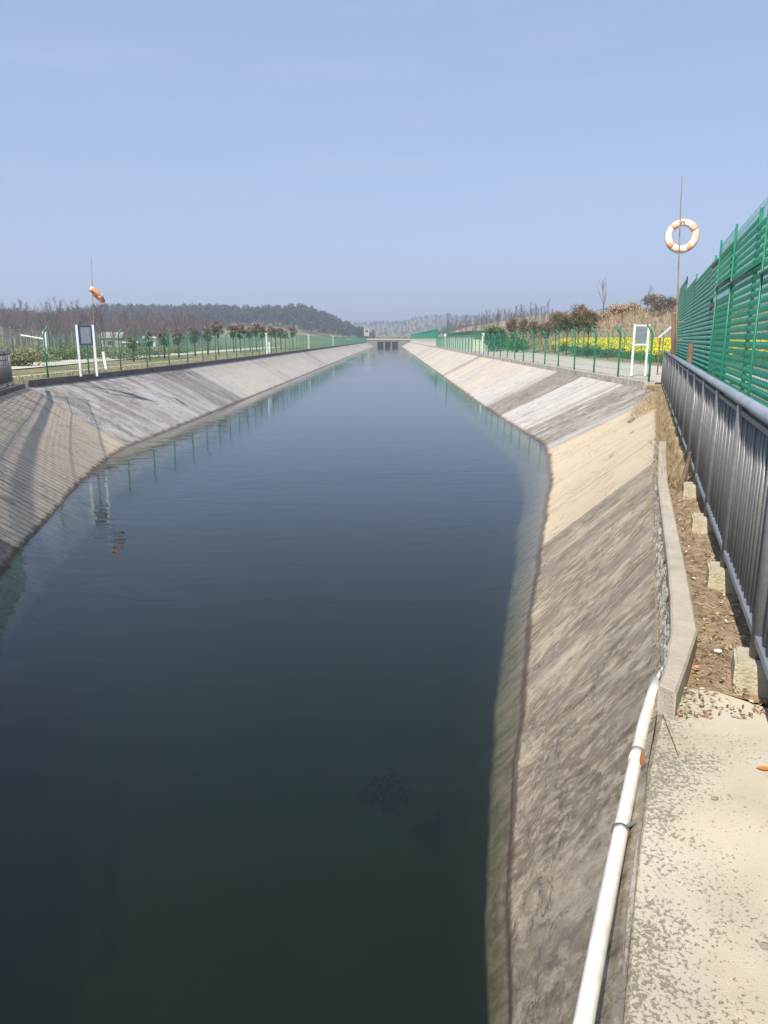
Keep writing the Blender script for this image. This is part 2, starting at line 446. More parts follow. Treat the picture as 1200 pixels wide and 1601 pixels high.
def tag(o, label=None, cat=None, group=None, kind=None):
    if label: o['label'] = label
    if cat: o['category'] = cat
    if group: o['group'] = group
    if kind: o['kind'] = kind
    return o
def struct(o, label=None, cat=None): return tag(o, label, cat, None, 'structure')
def empty(name, loc=(0, 0, 0), rz=0):
    o = bpy.data.objects.new(name, None); C.objects.link(o)
    o.location = loc; o.rotation_euler = (0, 0, rz); o.empty_display_size = 0.2
    return o
def copy_tree(o, parent=None):
    c = o.copy(); C.objects.link(c); c.parent = parent
    for ch in list(o.children): copy_tree(ch, c)
    return c
ORD = ['first', 'second', 'third', 'fourth', 'fifth', 'sixth', 'seventh', 'eighth', 'ninth', 'tenth', 'eleventh', 'twelfth',
       'thirteenth', 'fourteenth', 'fifteenth', 'sixteenth', 'seventeenth', 'eighteenth', 'nineteenth', 'twentieth']

def interp(tab, y):
    ys = [t[0] for t in tab]
    return float(np.interp(y, ys, [t[1] for t in tab]))

# ------------------------------------------------------------------ canal geometry (x right, y along the canal, z up, water at 0)
BANK = 1.8
CEN = -1.85
END = 356.0
def slopes(far_y, far_l, far_w):
    pass
# ruled pairs: (lip x, lip y, water x, water y)
RP = [(-0.35, -2.2, -0.20, -0.4), (0.10, 0.2, 0.15, 1.3), (0.557, 1.44, 0.54, 2.75), (0.98, 2.52, 0.74, 3.9), (1.24, 3.12, 0.87, 4.6),
      (1.53, 3.94, 1.05, 5.5), (2.02, 5.4, 1.33, 6.8), (2.72, 7.5, 1.88, 9.3), (3.53, 9.8, 2.50, 11.9), (4.6, 12.8, 3.1, 14.5),
      (5.65, 15.8, 3.9, 17.8), (7.2, 20.2, 4.62, 21.6), (8.3, 23.0, 4.98, 24.2), (8.3, 27.0, 4.90, 28.0), (8.3, 34.0, 4.75, 34.4)]
y = 40.0
while y < END:
    RP.append((8.2 if y > 60 else 8.3, y, 4.72, y)); y += 6 if y < 140 else 12
RP.append((8.2, END, 4.72, END))
# left bank: near part mirrored about the canal's axis
LP = []
for (a, b, c_, d_) in RP[:12]: LP.append((2 * CEN - a, b, 2 * CEN - c_, d_))
LP += [(-12.35, 25.1, -8.52, 23.6), (-12.15, 28.0, -8.45, 27.6), (-11.85, 36.0, -8.42, 36.0), (-11.6, 44.0, -8.42, 44.0)]
y = 52.0
while y < END:
    LP.append((-11.5, y, -8.42, y)); y += 6 if y < 140 else 12
LP.append((-11.5, END, -8.42, END))

def lipR(y):
    return interp([(p[1], p[0]) for p in RP], y)
def lipL(y):
    return interp([(p[1], p[0]) for p in LP], y)

def densify(pairs, step):
    out = []
    for i in range(len(pairs) - 1):
        a, b = np.array(pairs[i]), np.array(pairs[i + 1])
        n = max(1, int(math.ceil((b[1] - a[1]) / step)))
        for k in range(n): out.append(a + (b - a) * k / n)
    out.append(np.array(pairs[-1]))
    return out

def bank(name, pairs, panel_at, joints, step):
    """ruled slope from lip to water, carried on below the water to the bed"""
    rows = densify(pairs, step)
    # panel joints as rows of their own
    for j in joints:
        for i in range(len(rows) - 1):
            if rows[i][1] < j < rows[i + 1][1]:
                t = (j - rows[i][1]) / (rows[i + 1][1] - rows[i][1]); rows.insert(i + 1, rows[i] * (1 - t) + rows[i + 1] * t); break
    cols = [0, .12, .25, .4, .55, .7, .85, 1.0, 1.1, 1.25, 1.5, 1.8, 2.15]
    V, UV, F, COL = [], [], [], []
    for i, r_ in enumerate(rows):
        if i: u += math.hypot(*(0.5 * (rows[i][:2] + rows[i][2:]) - 0.5 * (rows[i - 1][:2] + rows[i - 1][2:])))
        else: u = 0.0
        L = np.array((r_[0], r_[1], BANK)); W = np.array((r_[2], r_[3], 0.0))
        ln = np.linalg.norm(L - W)
        for c in cols:
            q = L + (W - L) * c
            jit = 0.012 * math.sin(q[1] * 1.7 + c * 9) + 0.01 * math.sin(q[1] * 4.1 - c * 5)
            V.append((q[0] + (jit if 0.9 < c < 1.3 else 0), q[1], q[2])); UV.append((u, c * ln))
    n = len(cols)
    for i in range(len(rows) - 1):
        ym = (rows[i][1] + rows[i + 1][1]) / 2
        for k in range(n - 1):
            F.append((i * n + k, i * n + k + 1, (i + 1) * n + k + 1, (i + 1) * n + k)); COL.append(panel_at(ym))
    me = bpy.data.meshes.new(name); me.from_pydata(V, [], F); me.update()
    uvl = me.uv_layers.new(name='UVMap'); at = me.color_attributes.new('panel', 'FLOAT_COLOR', 'CORNER')
    uv = []; cc = []
    for f, c in zip(F, COL):
        for vi in f: uv.extend(UV[vi]); cc.extend((*c, 1.0))
    me.uv_layers['UVMap'].data.foreach_set('uv', uv); me.color_attributes['panel'].data.foreach_set('color', cc)
    me.materials.append(M['lining'])
    bm = bmesh.new(); bm.from_mesh(me); bmesh.ops.recalc_face_normals(bm, faces=bm.faces)
    up = sum(f.normal.z for f in bm.faces)
    if up < 0: bmesh.ops.reverse_faces(bm, faces=bm.faces)
    bm.to_mesh(me); bm.free()
    o = bpy.data.objects.new(name, me); C.objects.link(o)
    return struct(o), rows

pr = random.Random(3)
def panels(base, y0, width, y1, lo, hi, warm):
    t = []; y = y0
    while y < y1:
        d = pr.uniform(lo, hi)
        if pr.random() < 0.18: d += 0.25
        t.append((y, (d, warm * pr.uniform(.3, 1), 0.0))); y += width * pr.choice((1, 1, 1, .5, 1.6))
    return base + t
RT = panels([(-9, (0.84, 0.85, 0)), (9.8, (0.02, 1.0, 0.12)), (21.3, (0.55, 0.0, 0)), (22.6, (0.80, 0.05, 0)), (26.8, (0.30, 0.05, 0)),
             (29.3, (0.40, 0.05, 0)), (31.5, (0.15, 0, 0)), (32.6, (0.92, 0.2, 0)), (37.5, (0.45, 0.1, 0)), (40.0, (0.12, 0.1, 0))],
            44.0, 3.0, END, 0.12, 0.55, 0.6)
LT = panels([(-9, (0.95, 0.0, 0)), (9.6, (0.08, 0.85, 0.9)), (25.1, (0.70, 0.0, 0)), (30, (0.62, 0, 0)), (37, (0.82, 0, 0)), (42.5, (0.42, 0, 0)), (44.5, (0.10, 0.35, 0))],
            60.0, 3.0, END, 0.05, 0.5, 0.45)
def lookup(tab):
    def f(y):
        r_ = tab[0][1]
        for a, c in tab:
            if y >= a: r_ = c
        return r_
    return f
bank('canal_bank', RP, lookup(RT), [t[0] for t in RT[1:]], 0.45)
bank('canal_bank', LP, lookup(LT), [t[0] for t in LT[1:]], 0.45)

# bed of the canal
bedm = mat('canal_bed_mud', (0.030, 0.040, 0.018), 0.95, var=0.6, vscale=0.7, col2=(0.012, 0.018, 0.010), stretch=(1, .25, 1))
b = MB()
rows = []
for yy in list(np.arange(-6, 40, 2)) + list(np.arange(40, END + 1, 12)):
    rows.append([(x_, yy, -2.05) for x_ in np.linspace(-11, 8, 9)])
b.grid(rows); struct(b.build('canal_bed', bedm))
# water: closed body, its sides buried in the banks
b = MB()
b.box((CEN, (END + 40 - 8) / 2, -1.5), (26, END + 40 + 8, 3.0))
wat = b.build('water', M['water'])
struct(wat)

# ------------------------------------------------------------------ terrain
def sm(t): t = max(0.0, min(1.0, t)); return t * t * (3 - 2 * t)
def gz(x, y):
    z = 1.93
    # embankment to the right
    if x > 0 and y > 20:
        st = 40.0 - 21.5 * sm((y - 68) / 28)
        z += 3.7 * sm((x - st) / 13.0) * sm((y - 30) / 25) * (1 - 0.55 * sm((y - 120) / 150))
        z += 0.8 * sm((x - 40) / 30) + 0.75 * sm((x - 15.5) / 3.0) * sm((y - 47) / 30)
        # dry orange hill in the middle distance
        z += 7.0 * math.exp(-((x - 62) / 42) ** 2 - ((y - 290) / 55) ** 2)
        z += 5.5 * sm((x - 14) / 40) * sm((y - 330) / 90)
    if x < 0:
        z += -0.5 * sm((-x - 26) / 10)
        # low wooded rise on the left, wooded hill behind it
        z += 5.5 * sm((-x - 80) / 90) * sm((y - 150) / 130)
    # main wooded hill
    hx = 1 - sm((x + 66) / 56)
    z += 19.5 * hx * math.exp(-((y - 500) / 85) ** 2) * (0.86 + 0.14 * math.sin(x * 0.022 + 1.4)) * sm((x + 250) / 70) * (1 - 0.24 * sm((-x - 95) / 70))
    # far ridge
    z += 22.0 * math.exp(-((y - 1150) / 160) ** 2) * (0.85 + 0.15 * math.sin(x * 0.006 + 1.0))
    if y > 50:
        k = sm((y - 50) / 60)
        z += k * 0.35 * math.sin(x * 0.09 + y * 0.05) * (1 if abs(x) > 30 else 0)
        z += k * 0.8 * math.sin(x * 0.023 + 2 + y * 0.017) * (sm((abs(x) - 30) / 30))
    if y > END + 6: z -= 0.0
    return z
YS = sorted(set([-40, -20, -8, -4, 24.4, 24.6] + [p[1] for p in RP if p[1] < 45] + [p[1] for p in LP if p[1] < 45] + list(np.arange(45, 200, 4.0)) + list(np.arange(200, 620, 8.0)) + list(np.arange(620, 1500, 30.0)) + [1600, 1900, 2400, 3000]))
OFF = [0.0, 0.5, 1, 1.6, 2.4, 3.5, 5, 6.6, 8.5, 10.5, 12.5, 15, 18, 21, 25, 29, 34, 40, 47, 55, 65, 77, 90, 105, 122, 142, 165, 192, 225, 265, 320, 400, 520, 700, 1000, 1500, 2200]
def soil(x, y, z):
    dry = 0.0
    if x > 12 and y > 50: dry = min(1.0, (z - 2.2) / 2.0) if z > 2.2 else 0.25
    if y > 620: dry = 0.5
    dirt = 0.0
    if -0 < x < 24 and y < 26: dirt = 1.0
    return (max(0, dry), dirt, 0)
def terrain_side(sgn):
    V, F, COL = [], [], []
    n = len(OFF)
    for yy in YS:
        lip = lipR(yy) + 0.2 if sgn > 0 else lipL(yy) - 0.2
        if yy > END + 8: lip = CEN
        for o_ in OFF:
            x = lip + sgn * o_
            z = gz(x, yy)
            if o_ < 5 and yy < END: z = min(z, 1.93)
            if -50 < yy < 24.5 and sgn > 0 and o_ < 8: z = 1.70
            if -50 < yy < 24.5 and sgn < 0 and o_ < 3: z = 1.76
            V.append((x, yy, z)); COL.append(soil(x, yy, z))
    for i in range(len(YS) - 1):
        for k in range(n - 1):
            q = (i * n + k, i * n + k + 1, (i + 1) * n + k + 1, (i + 1) * n + k)
            F.append(q if sgn > 0 else q[::-1])
    me = bpy.data.meshes.new('ground'); me.from_pydata(V, [], F); me.update()
    at = me.color_attributes.new('soil', 'FLOAT_COLOR', 'POINT')
    cc = []
    for c in COL: cc.extend((*c, 1))
    at.data.foreach_set('color', cc)
    me.materials.append(M['ground'])
    me.polygons.foreach_set('use_smooth', [True] * len(me.polygons))
    o = bpy.data.objects.new('ground', me); C.objects.link(o); struct(o)
terrain_side(1); terrain_side(-1)

# ------------------------------------------------------------------ kerbs, roads, ledge
def ribbon(fn_a, fn_b, ys, z, name, m, thick=None):
    b = MB()
    rows = []
    for yy in ys:
        a, c = fn_a(yy), fn_b(yy)
        zz = z(yy) if callable(z) else z
        if thick:
            rows.append([(a, yy, zz - thick), (a, yy, zz), (c, yy, zz), (c, yy, zz - thick)])
        else:
            rows.append([(a + (c - a) * t, yy, zz) for t in (0, .25, .5, .75, 1)])
    b.grid(rows)
    if thick:
        for r_ in (rows[0], rows[-1]): b.add(r_, [(0, 1, 2, 3)])
    return b.build(name, m)
ysf = list(np.arange(24.6, 60, 1.0)) + list(np.arange(60, END, 6))
# kerbs carrying the fences
struct(ribbon(lambda y: lipR(y) + 0.0, lambda y: lipR(y) + 0.36, ysf, lambda y: 2.02 + 0.008 * math.sin(y * 2.3), 'kerb', M['kerb'], 0.45))
darkk = mat('kerb_shaded', (0.20, 0.18, 0.16), 0.9, var=0.7, vscale=2.0, bump=0.5, bscale=50, col2=(0.09, 0.08, 0.07))  # darker kerb concrete: shade of the left kerbs is put into the colour
ysl = [25.2] + ysf[2:]
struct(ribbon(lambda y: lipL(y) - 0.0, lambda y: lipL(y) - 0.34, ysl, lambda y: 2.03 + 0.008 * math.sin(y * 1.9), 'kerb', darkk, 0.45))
# near left coping
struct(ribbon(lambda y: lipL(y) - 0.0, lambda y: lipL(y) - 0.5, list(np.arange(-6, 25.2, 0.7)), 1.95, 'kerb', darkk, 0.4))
# right road, left verge lines and path
ysr = list(np.arange(25.2, 60, 2.0)) + list(np.arange(60, 140, 6))
struct(ribbon(lambda y: lipR(y) + 0.5, lambda y: 14.6 + 0.3 * math.sin(y * .1), ysr, 1.975, 'road', M['road']))
struct(ribbon(lambda y: -14.6, lambda y: -15.0, list(np.arange(20, 60, 2.0)), 1.96, 'kerb', M['path'], 0.2))
struct(ribbon(lambda y: -19.2 + 1.5 * sm((60 - y) / 40), lambda y: -22.6 + 1.0 * sm((60 - y) / 40), list(np.arange(30, 140, 4.0)), 1.98, 'path', M['path']))

# right near ledge (pavement), polygon from lip outward
lips = [(-0.35, -2.2), (0.10, 0.2), (0.557, 1.44), (0.70, 1.85), (0.84, 2.2), (0.98, 2.52), (1.12, 2.83), (1.22, 3.05)]
b = MB(); rows = []
for i, (x, yy) in enumerate(lips):
    j = 0.006 * math.sin(i * 2.1)
    rows.append([(x - 0.03 + j, yy, 1.60), (x + j, yy, 1.775), (x + 0.02 + j, yy, 1.80)] + [(x + 0.02 + (4.2) * t, yy, 1.80) for t in (0.02, .05, .1, .2, .4, .7, 1.0)])
# irregular far edge
rows.append([(1.26 - .03, 3.14, 1.60), (1.26, 3.14, 1.775), (1.28, 3.14, 1.80), (1.40, 3.20, 1.80), (1.52, 3.16, 1.80), (1.66, 3.02, 1.80), (1.80, 2.90, 1.80), (2.4, 2.9, 1.80), (3.6, 2.85, 1.80), (5.4, 2.85, 1.80)])
b.grid(rows); b.add([rows[-1][k] for k in range(2, 10)] + [(q[0], q[1] + 0.02, 1.66) for q in rows[-1][2:]], [(k, k + 1, k + 9, k + 8) for k in range(7)])
led = struct(b.build('pavement', M['ledge']))

# dirt strip behind the block, between ledge and railing
b = MB(); rows = []
for yy in np.arange(2.75, 25.3, 0.09):
    a = lipR(yy) - 0.02; c_ = 1.75 + .335 * (yy - 3.28) + 1.7
    row = []
    for t in np.linspace(0, 1, 34):
        x = a + (c_ - a) * t
        nz_ = 0.012 * math.sin(x * 13 + yy * 7) + 0.012 * math.sin(x * 29 - yy * 17) + 0.010 * NR.rand()
        zz = 1.785 + nz_
        if yy < 3.35: zz -= 0.05 * (3.35 - yy) / .5
        row.append((x, yy, zz))
    rows.append(row)
b.grid(rows); struct(b.build('dirt_strip', M['dirt'], smooth=True))

# block: raised concrete edging along the lip
blk_in = [P(1030, 1068, 1.93), P(1040, 1035, 1.93), P(1049, 985, 1.93), P(1048, 930, 1.93), P(1043, 870, 1.93), P(1034, 800, 1.93), P(1028, 752, 1.93), P(1029, 715, 1.93), P(1030, 690, 1.93)]
blk_out = [P(1058, 1082, 1.93), P(1075, 1035, 1.93), P(1091, 985, 1.93), P(1080, 925, 1.93), P(1069, 870, 1.93), P(1054, 800, 1.93), P(1044, 752, 1.93), P(1042, 715, 1.93), P(1042, 690, 1.93)]
b = MB(); rows = []
for a, c_ in zip(blk_in, blk_out):
    rows.append([(a.x, a.y, 1.72), (a.x, a.y, 1.918), (a.x + .012, a.y, 1.93), (c_.x - .012, c_.y, 1.93), (c_.x, c_.y, 1.918), (c_.x, c_.y, 1.72)])
b.grid(rows)
for r_ in (rows[0], rows[-1]): b.add(r_, [(0, 1, 2, 3, 4, 5)])
struct(b.build('kerb', M['block']))
# rough spilled mortar between slope and block
b = MB(); rows = []
for yy in np.arange(3.25, 11.5, 0.05):
    a = lipR(yy); bi = float(np.interp(yy, [p.y for p in blk_in], [p.x for p in blk_in]))
    g = max(0.05, bi - a)
    row = []
    for k, t in enumerate(np.linspace(-0.5, 1.08, 12)):
        env = math.sin(math.pi * min(1, max(0, (t + .5) / 1.58)))
        zz = 1.80 + (0.30 * t * 0.9 if t < 0 else 0) * 0.5 + env * (0.045 + 0.05 * NR.rand() * (1 if k % 11 else 0))
        if k == 0: zz = 1.66
        row.append((a + t * g + (0.02 * NR.rand()), yy, zz))
    rows.append(row)
b.grid(rows); struct(b.build('kerb', M['rough'], smooth=False))

# ------------------------------------------------------------------ white pipe
def on(px, py, z): return P(px, py, z)
pts = [on(895, 1680, 1.70), on(912, 1601, 1.70), on(938, 1462, 1.71), on(958, 1360, 1.715), on(970, 1300, 1.72), on(983, 1238, 1.725), on(993, 1190, 1.73), on(1006, 1132, 1.745), on(1020, 1085, 1.77), on(1027, 1064, 1.79)]
pp = empty('drain_pipe', pts[-1])
tag(pp, 'long white plastic pipe lying on the slope just below the concrete ledge', 'pipe')
def loc_pts(pl, o): return [Vector(p) - Vector(o) for p in pl]
MB().tube(loc_pts(pts, pts[-1]), 0.026, 20).build('pipe_tube', M['pvc'], pp, smooth=True)
q = loc_pts(pts, pts[-1])
MB().tube([q[6] - (q[7] - q[6]).normalized() * .0, q[6] + (q[7] - q[6]).normalized() * .07], 0.0285, 20).build('socket', M['pvc'], pp, smooth=True)
e = Vector(on(1032, 1058, 1.81)) - pts[-1]
MB().tube([q[-1] * 1.0, q[-1] + (e - q[-1]) * 0.6], 0.0225, 16).build('collar', M['black'], pp, smooth=True)
MB().tube([q[-1] + (e - q[-1]) * 0.5, q[-1] + (e - q[-1]) * 3.0], 0.020, 16).build('pipe_end', M['pvc'], pp, smooth=True)
cpos = q[4]; cdir = (q[5] - q[4]).normalized()
cl = MB().tube([cpos - cdir * .006, cpos + cdir * .006], 0.0315, 20).build('clamp', M['steel'], pp, smooth=True)
MB().tube([cpos + Vector((.02, 0, .02)), cpos + Vector((.06, .012, .035))], 0.006, 8).build('bolt', M['steel'], cl)

# ------------------------------------------------------------------ steel railings
def railing(fn, y0, y1, label, bay=1.52, spacing=0.115, far_mirror=False, first_post=3.28):
    d = Vector((fn(1) - fn(0), 1.0, 0)).normalized()
    perp = Vector((d.y, -d.x, 0))
    base = Vector((fn(y0), y0, 1.80))
    root = empty('steel_railing', base); tag(root, label, 'railing')
    L = (y1 - y0) / d.y
    rz = math.atan2(d.y, d.x)
    H = 1.25
    MB().tube([Vector((0, 0, H - .03)), d * L + Vector((0, 0, H - .03))], 0.034, 12).build('top_rail', M['rail'], root, smooth=True)
    MB().box(d * L / 2 + Vector((0, 0, H - .10)), (L, 0.035, 0.03), rz).build('upper_rail', M['steel'], root)
    MB().box(d * L / 2 + Vector((0, 0, 0.22)), (L, 0.05, 0.035), rz).build('bottom_rail', M['rail'], root)
    s = (first_post - y0) / d.y
    s -= math.floor(s / bay) * bay
    ps = []
    while s < L: ps.append(s); s += bay
    p0 = f0 = None
    for s in ps:
        c = d * s
        if p0 is None:
            p0 = MB().tube([(0, 0, 0.08), (0, 0, H - .06)], 0.036, 12).build('post', M['steel'], root, smooth=True)
            f0 = MB().box((0, 0, 0.02), (0.24, 0.21, 0.20), rz).build('footing', M['footing'], root, bevel=0.012)
            p, f = p0, f0
        else:
            p = p0.copy(); C.objects.link(p); f = f0.copy(); C.objects.link(f)
            p.parent = root; f.parent = root
        p.location = c; f.location = c + perp * rnd.uniform(-.02, .02) - Vector((0, 0, .07 if base.y + c.y > 8 else 0))
        f.rotation_euler = (0, 0, rnd.uniform(-.08, .08))
    # balusters
    ss = []
    s = 0.06
    while s < L:
        if min(abs(s - q_) for q_ in ps) > 0.05: ss.append(s)
        s += spacing
    vis = [s for s in ss if y0 + s * d.y > 3.0]
    ind = vis[:100]
    b0 = None
    for s in ind:
        if b0 is None: b0 = MB().tube([(0, 0, .24), (0, 0, H - .10)], 0.0125, 8).build('baluster', M['steel'], root, smooth=True); bb = b0
        else: bb = b0.copy(); C.objects.link(bb); bb.parent = root
        bb.location = d * s + Vector((rnd.uniform(-.003, .003), 0, 0)); bb.rotation_euler = (rnd.uniform(-.004, .004), rnd.uniform(-.004, .004), 0)
    rest = [s for s in ss if s not in ind]
    mb = MB()
    for s in rest: mb.tube([d * s + Vector((0, 0, .24)), d * s + Vector((0, 0, H - .10))], 0.0125, 6)
    o = mb.build('balusters', M['steel'], root, smooth=True); o['kind'] = 'stuff'
    return root
RF = lambda y: 1.75 + .335 * (y - 3.28)
railing(RF, 1.0, 25.4, 'grey steel bar railing on concrete footings along the right bank')
LF = lambda y: 2 * CEN - (1.75 + .335 * (y - 3.28)) + 0.05
railing(LF, 1.0, 24.6, 'grey steel bar railing cut off by the left edge, before the mesh fence', spacing=0.12)

# ------------------------------------------------------------------ green louvre barriers beside the railings
def rib_profile(t):  # half-round slat profile
    a = math.pi * t
    return (0.018 * math.sin(a), 0.0265 * (1 - math.cos(a)))
def louvre_panel(d, L, z0, z1, side, see_through):
    mb = MB()
    z = z0
    perp = Vector((-d.y, d.x, 0)) * side   # towards the canal
    while z + 0.05 < z1:
        prof = [rib_profile(t) for t in (0, .2, .4, .6, .8, 1.0)]
        a = [perp * px_ + Vector((0, 0, z + pz)) for px_, pz in prof]
        bb = [q_ + d * L for q_ in a]
        o = len(mb.v)
        mb.v.extend([tuple(q_) for q_ in a] + [tuple(q_) for q_ in bb])
        n = len(a)
        for k in range(n - 1): mb.f.append((o + k, o + k + 1, o + n + k + 1, o + n + k))
        mb.f.append((o + n - 1, o, o + n, o + 2 * n - 1))
        z += 0.068
    return mb
def barrier(fn, ya, yb, side, specs, label, mesh_from=None):
    """specs: list of (y0, y1, top z, gate?)"""
    d = Vector((fn(1) - fn(0), 1.0, 0)).normalized()
    perp = Vector((-d.y, d.x, 0)) * side
    root = empty('noise_barrier', (fn(ya), ya, 1.78)); tag(root, label, 'barrier')
    rz = math.atan2(d.y, d.x)
    for (y0, y1, top, kind) in specs:
        L = (y1 - y0) / d.y
        o = d * ((y0 - ya) / d.y)
        hh = top - 1.78
        pn = louvre_panel(d, L - 0.08, 0.05, hh if kind != 'gate' else hh - 0.42, side, False).build('louvre_panel', M['louvre'], root, smooth=True)
        pn.location = o + d * 0.04
        if kind == 'solid' or kind == 'gate':
            bk = MB().box(d * (L / 2) + perp * -0.012 + Vector((0, 0, hh / 2 - (0.2 if kind == 'gate' else 0))), (L - .08, 0.018, hh - 0.1 - (0.42 if kind == 'gate' else 0)), rz).build('backing_sheet', M['louvre_dark'], root)
            bk.location = o
        if kind == 'gate':
            hd = louvre_panel(d, L - .08, hh - 0.30, hh + 0.1, side, False).build('header_louvre', M['louvre'], root, smooth=True)
            hd.location = o + d * .04 + perp * .03
            gb = MB().box(d * (L / 2) + Vector((0, 0, hh - 0.38)), (L, 0.07, 0.05), rz).build('header_beam', M['steel'], root); gb.location = o
            gs = MB().box(d * (L / 2) + perp * 0.05 + Vector((0, 0, (hh - .4) / 2)), (0.03, 0.02, hh - 0.45), rz).build('gate_stile', M['green'], root); gs.location = o
            gc = MB().box(d * (L / 2) + Vector((0, 0, hh + 0.14)), (L, 0.08, 0.05), rz).build('cap_rail', M['wood'], root); gc.location = o
        ps = MB().box(Vector((0, 0, hh / 2)), (0.035, 0.03, hh + 0.02), rz).build('post', M['green'], root); ps.location = o
    ps = MB().box(Vector((0, 0, 1.5)), (0.035, 0.03, 3.0), rz).build('post', M['green'], root); ps.location = d * ((yb - ya) / d.y)
    return root
BFf = lambda y: RF(y) + 0.22
barrier(BFf, 1.4, 22.0, 1,
        [(1.4, 3.1, 4.30, 'open'), (3.1, 4.8, 4.30, 'open'), (4.8, 6.5, 4.34, 'open'), (6.5, 8.1, 4.44, 'open'),
         (8.1, 10.6, 4.22, 'gate'), (10.6, 14.7, 4.50, 'solid'), (14.7, 18.4, 4.60, 'solid'), (18.4, 22.0, 4.84, 'solid')],
        'tall green louvred barrier standing close behind the right-hand railing')
BL = lambda y: LF(y) - 0.2
# wire mesh fence in front of the near louvres
def wire_panel(d, L, z0, z1, dx, dz, r, up=Vector((0, 0, 1)), lean=None):
    mb = MB()
    nx = int(L / dx); nz_ = int((z1 - z0) / dz)
    def tri(a, b_):
        dd = (b_ - a).normalized()
        n1 = dd.cross(Vector((0, 0, 1)) if abs(dd.z) < .9 else d).normalized(); n2 = dd.cross(n1)
        o = len(mb.v)
        for q_ in (a, b_):
            for k in range(3):
                an = 2 * math.pi * k / 3
                mb.v.append(tuple(q_ + (n1 * math.cos(an) + n2 * math.sin(an)) * r))
        for k in range(3): mb.f.append((o + k, o + (k + 1) % 3, o + 3 + (k + 1) % 3, o + 3 + k))
    for i in range(nx + 1):
        p = d * (i * dx)
        tri(p + Vector((0, 0, z0)), p + Vector((0, 0, z1)))
    for j in range(nz_ + 1):
        z = z0 + j * dz
        tri(Vector((0, 0, z)), d * L + Vector((0, 0, z)))
    return mb
d = Vector((.335, 1, 0)).normalized()
perp = Vector((-d.y, d.x, 0))
mf = empty('mesh_fence', (BFf(1.4), 1.4, 1.78)); mf.location += perp * 0.09
tag(mf, 'green welded wire mesh screen in front of the nearest barrier panels', 'fence')
for i, (y0, y1, tp) in enumerate([(1.4, 3.4, 2.52), (3.4, 5.4, 2.52), (5.4, 7.4, 2.60), (7.4, 8.9, 2.66)]):
    L = (y1 - y0) / d.y
    o = wire_panel(d, L, 0.25, tp, 0.07, 0.10, 0.0018).build('mesh_panel', M['fence_green'], mf); o.location = d * ((y0 - 1.4) / d.y)
    p = MB().tube([(0, 0, 0), (0, 0, tp + .02)], 0.011, 10).build('post', M['fence_green'], mf, smooth=True); p.location = d * ((y0 - 1.4) / d.y)
    t = MB().tube([Vector((0, 0, tp - .45)), d * L + Vector((0, 0, tp - .45))], 0.012, 8).build('cross_rail', M['fence_green'], mf, smooth=True); t.location = d * ((y0 - 1.4) / d.y)
p = MB().tube([(0, 0, 0), (0, 0, 2.72)], 0.011, 10).build('post', M['fence_green'], mf, smooth=True); p.location = d * (7.5 / d.y)

dl = Vector((LF(1) - LF(0), 1.0, 0)).normalized()
lf = empty('mesh_fence', (BL(1.4), 1.4, 1.78))
tag(lf, 'tall green wire mesh screen behind the railing at the left edge', 'fence')
for i in range(8):
    y0 = 1.4 + 2.8 * i; L = 2.8 / dl.y
    o = wire_panel(dl, L, 0.1, 2.9, 0.07, 0.10, 0.0042).build('mesh_panel', M['fence_green'], lf); o.location = dl * ((y0 - 1.4) / dl.y)
    for z in (1.25, 2.1, 2.85):
        t = MB().tube([Vector((0, 0, z)), dl * L + Vector((0, 0, z))], 0.012, 8)  .build('cross_rail', M['green'], lf, smooth=True); t.location = o.location
for i in range(9):
    p = MB().tube([(0, 0, 0), (0, 0, 2.95)], 0.020, 10).build('post', M['green'], lf, smooth=True); p.location = dl * (2.8 * i / dl.y)

# ------------------------------------------------------------------ perimeter fences
def bent_post(h=1.55, arm=0.36, side=1, r=0.03):
    pts = [(0, 0, 0), (0, 0, h * .5), (0, 0, h), (side * .04, 0, h + .1), (side * arm * .55, 0, h + arm * .85)]
    return MB().tube(pts, r, 8)
def fence(name, label, ys, xf, zf, side, h=1.55, r=0.03, dx=0.16, dz=0.22, wr=0.004, arm=0.36, group=None):
    root = empty(name, (xf(ys[0]), ys[0], zf(ys[0])))
    tag(root, label, 'fence', group)
    base = root.location.copy()
    p0 = None
    for i, yy in enumerate(ys):
        loc = Vector((xf(yy), yy, zf(yy))) - base
        if i < 100:
            if p0 is None: p0 = bent_post(h, arm, side, r).build('post', M['fence_green'], root, smooth=True); p = p0
            else: p = p0.copy(); C.objects.link(p); p.parent = root
            p.location = loc
            p.rotation_euler = (rnd.uniform(-.012, .012), rnd.uniform(-.018, .018), rnd.uniform(-.1, .1))
        if i < len(ys) - 1:
            yn = ys[i + 1]
            dd = Vector((xf(yn) - xf(yy), yn - yy, zf(yn) - zf(yy))); L = dd.length; dd.normalize()
            k = 1.0 if yy < 60 else (1.6 if yy < 120 else 2.6)
            mb = wire_panel(dd, L, 0.08, h, dx * k, dz * k, wr * (1 + 0.9 * (k - 1)) )
            # sloping overhang
            n = int(L / (dx * k * 1.5))
            for j in range(n + 1):
                a = dd * (L * j / max(1, n))
                mb.tube([a + Vector((0, 0, h)), a + Vector((side * arm * .5, 0, h + arm * .8))], wr * k, 3, cap=False)
            for t in (.5, 1.0):
                mb.tube([Vector((side * arm * .5 * t, 0, h + arm * .8 * t)), dd * L + Vector((side * arm * .5 * t, 0, h + arm * .8 * t))], wr * k, 3, cap=False)
            o = mb.build('mesh_panel', M['fence_green'], root); o.location = loc
    return root
ysL = [26.9 + 3.3 * i for i in range(100)]
fence('perimeter_fence', 'long green wire mesh fence with bent posts along the left bank kerb', ysL, lambda y: lipL(y) - 0.2, lambda y: 2.0, 1)
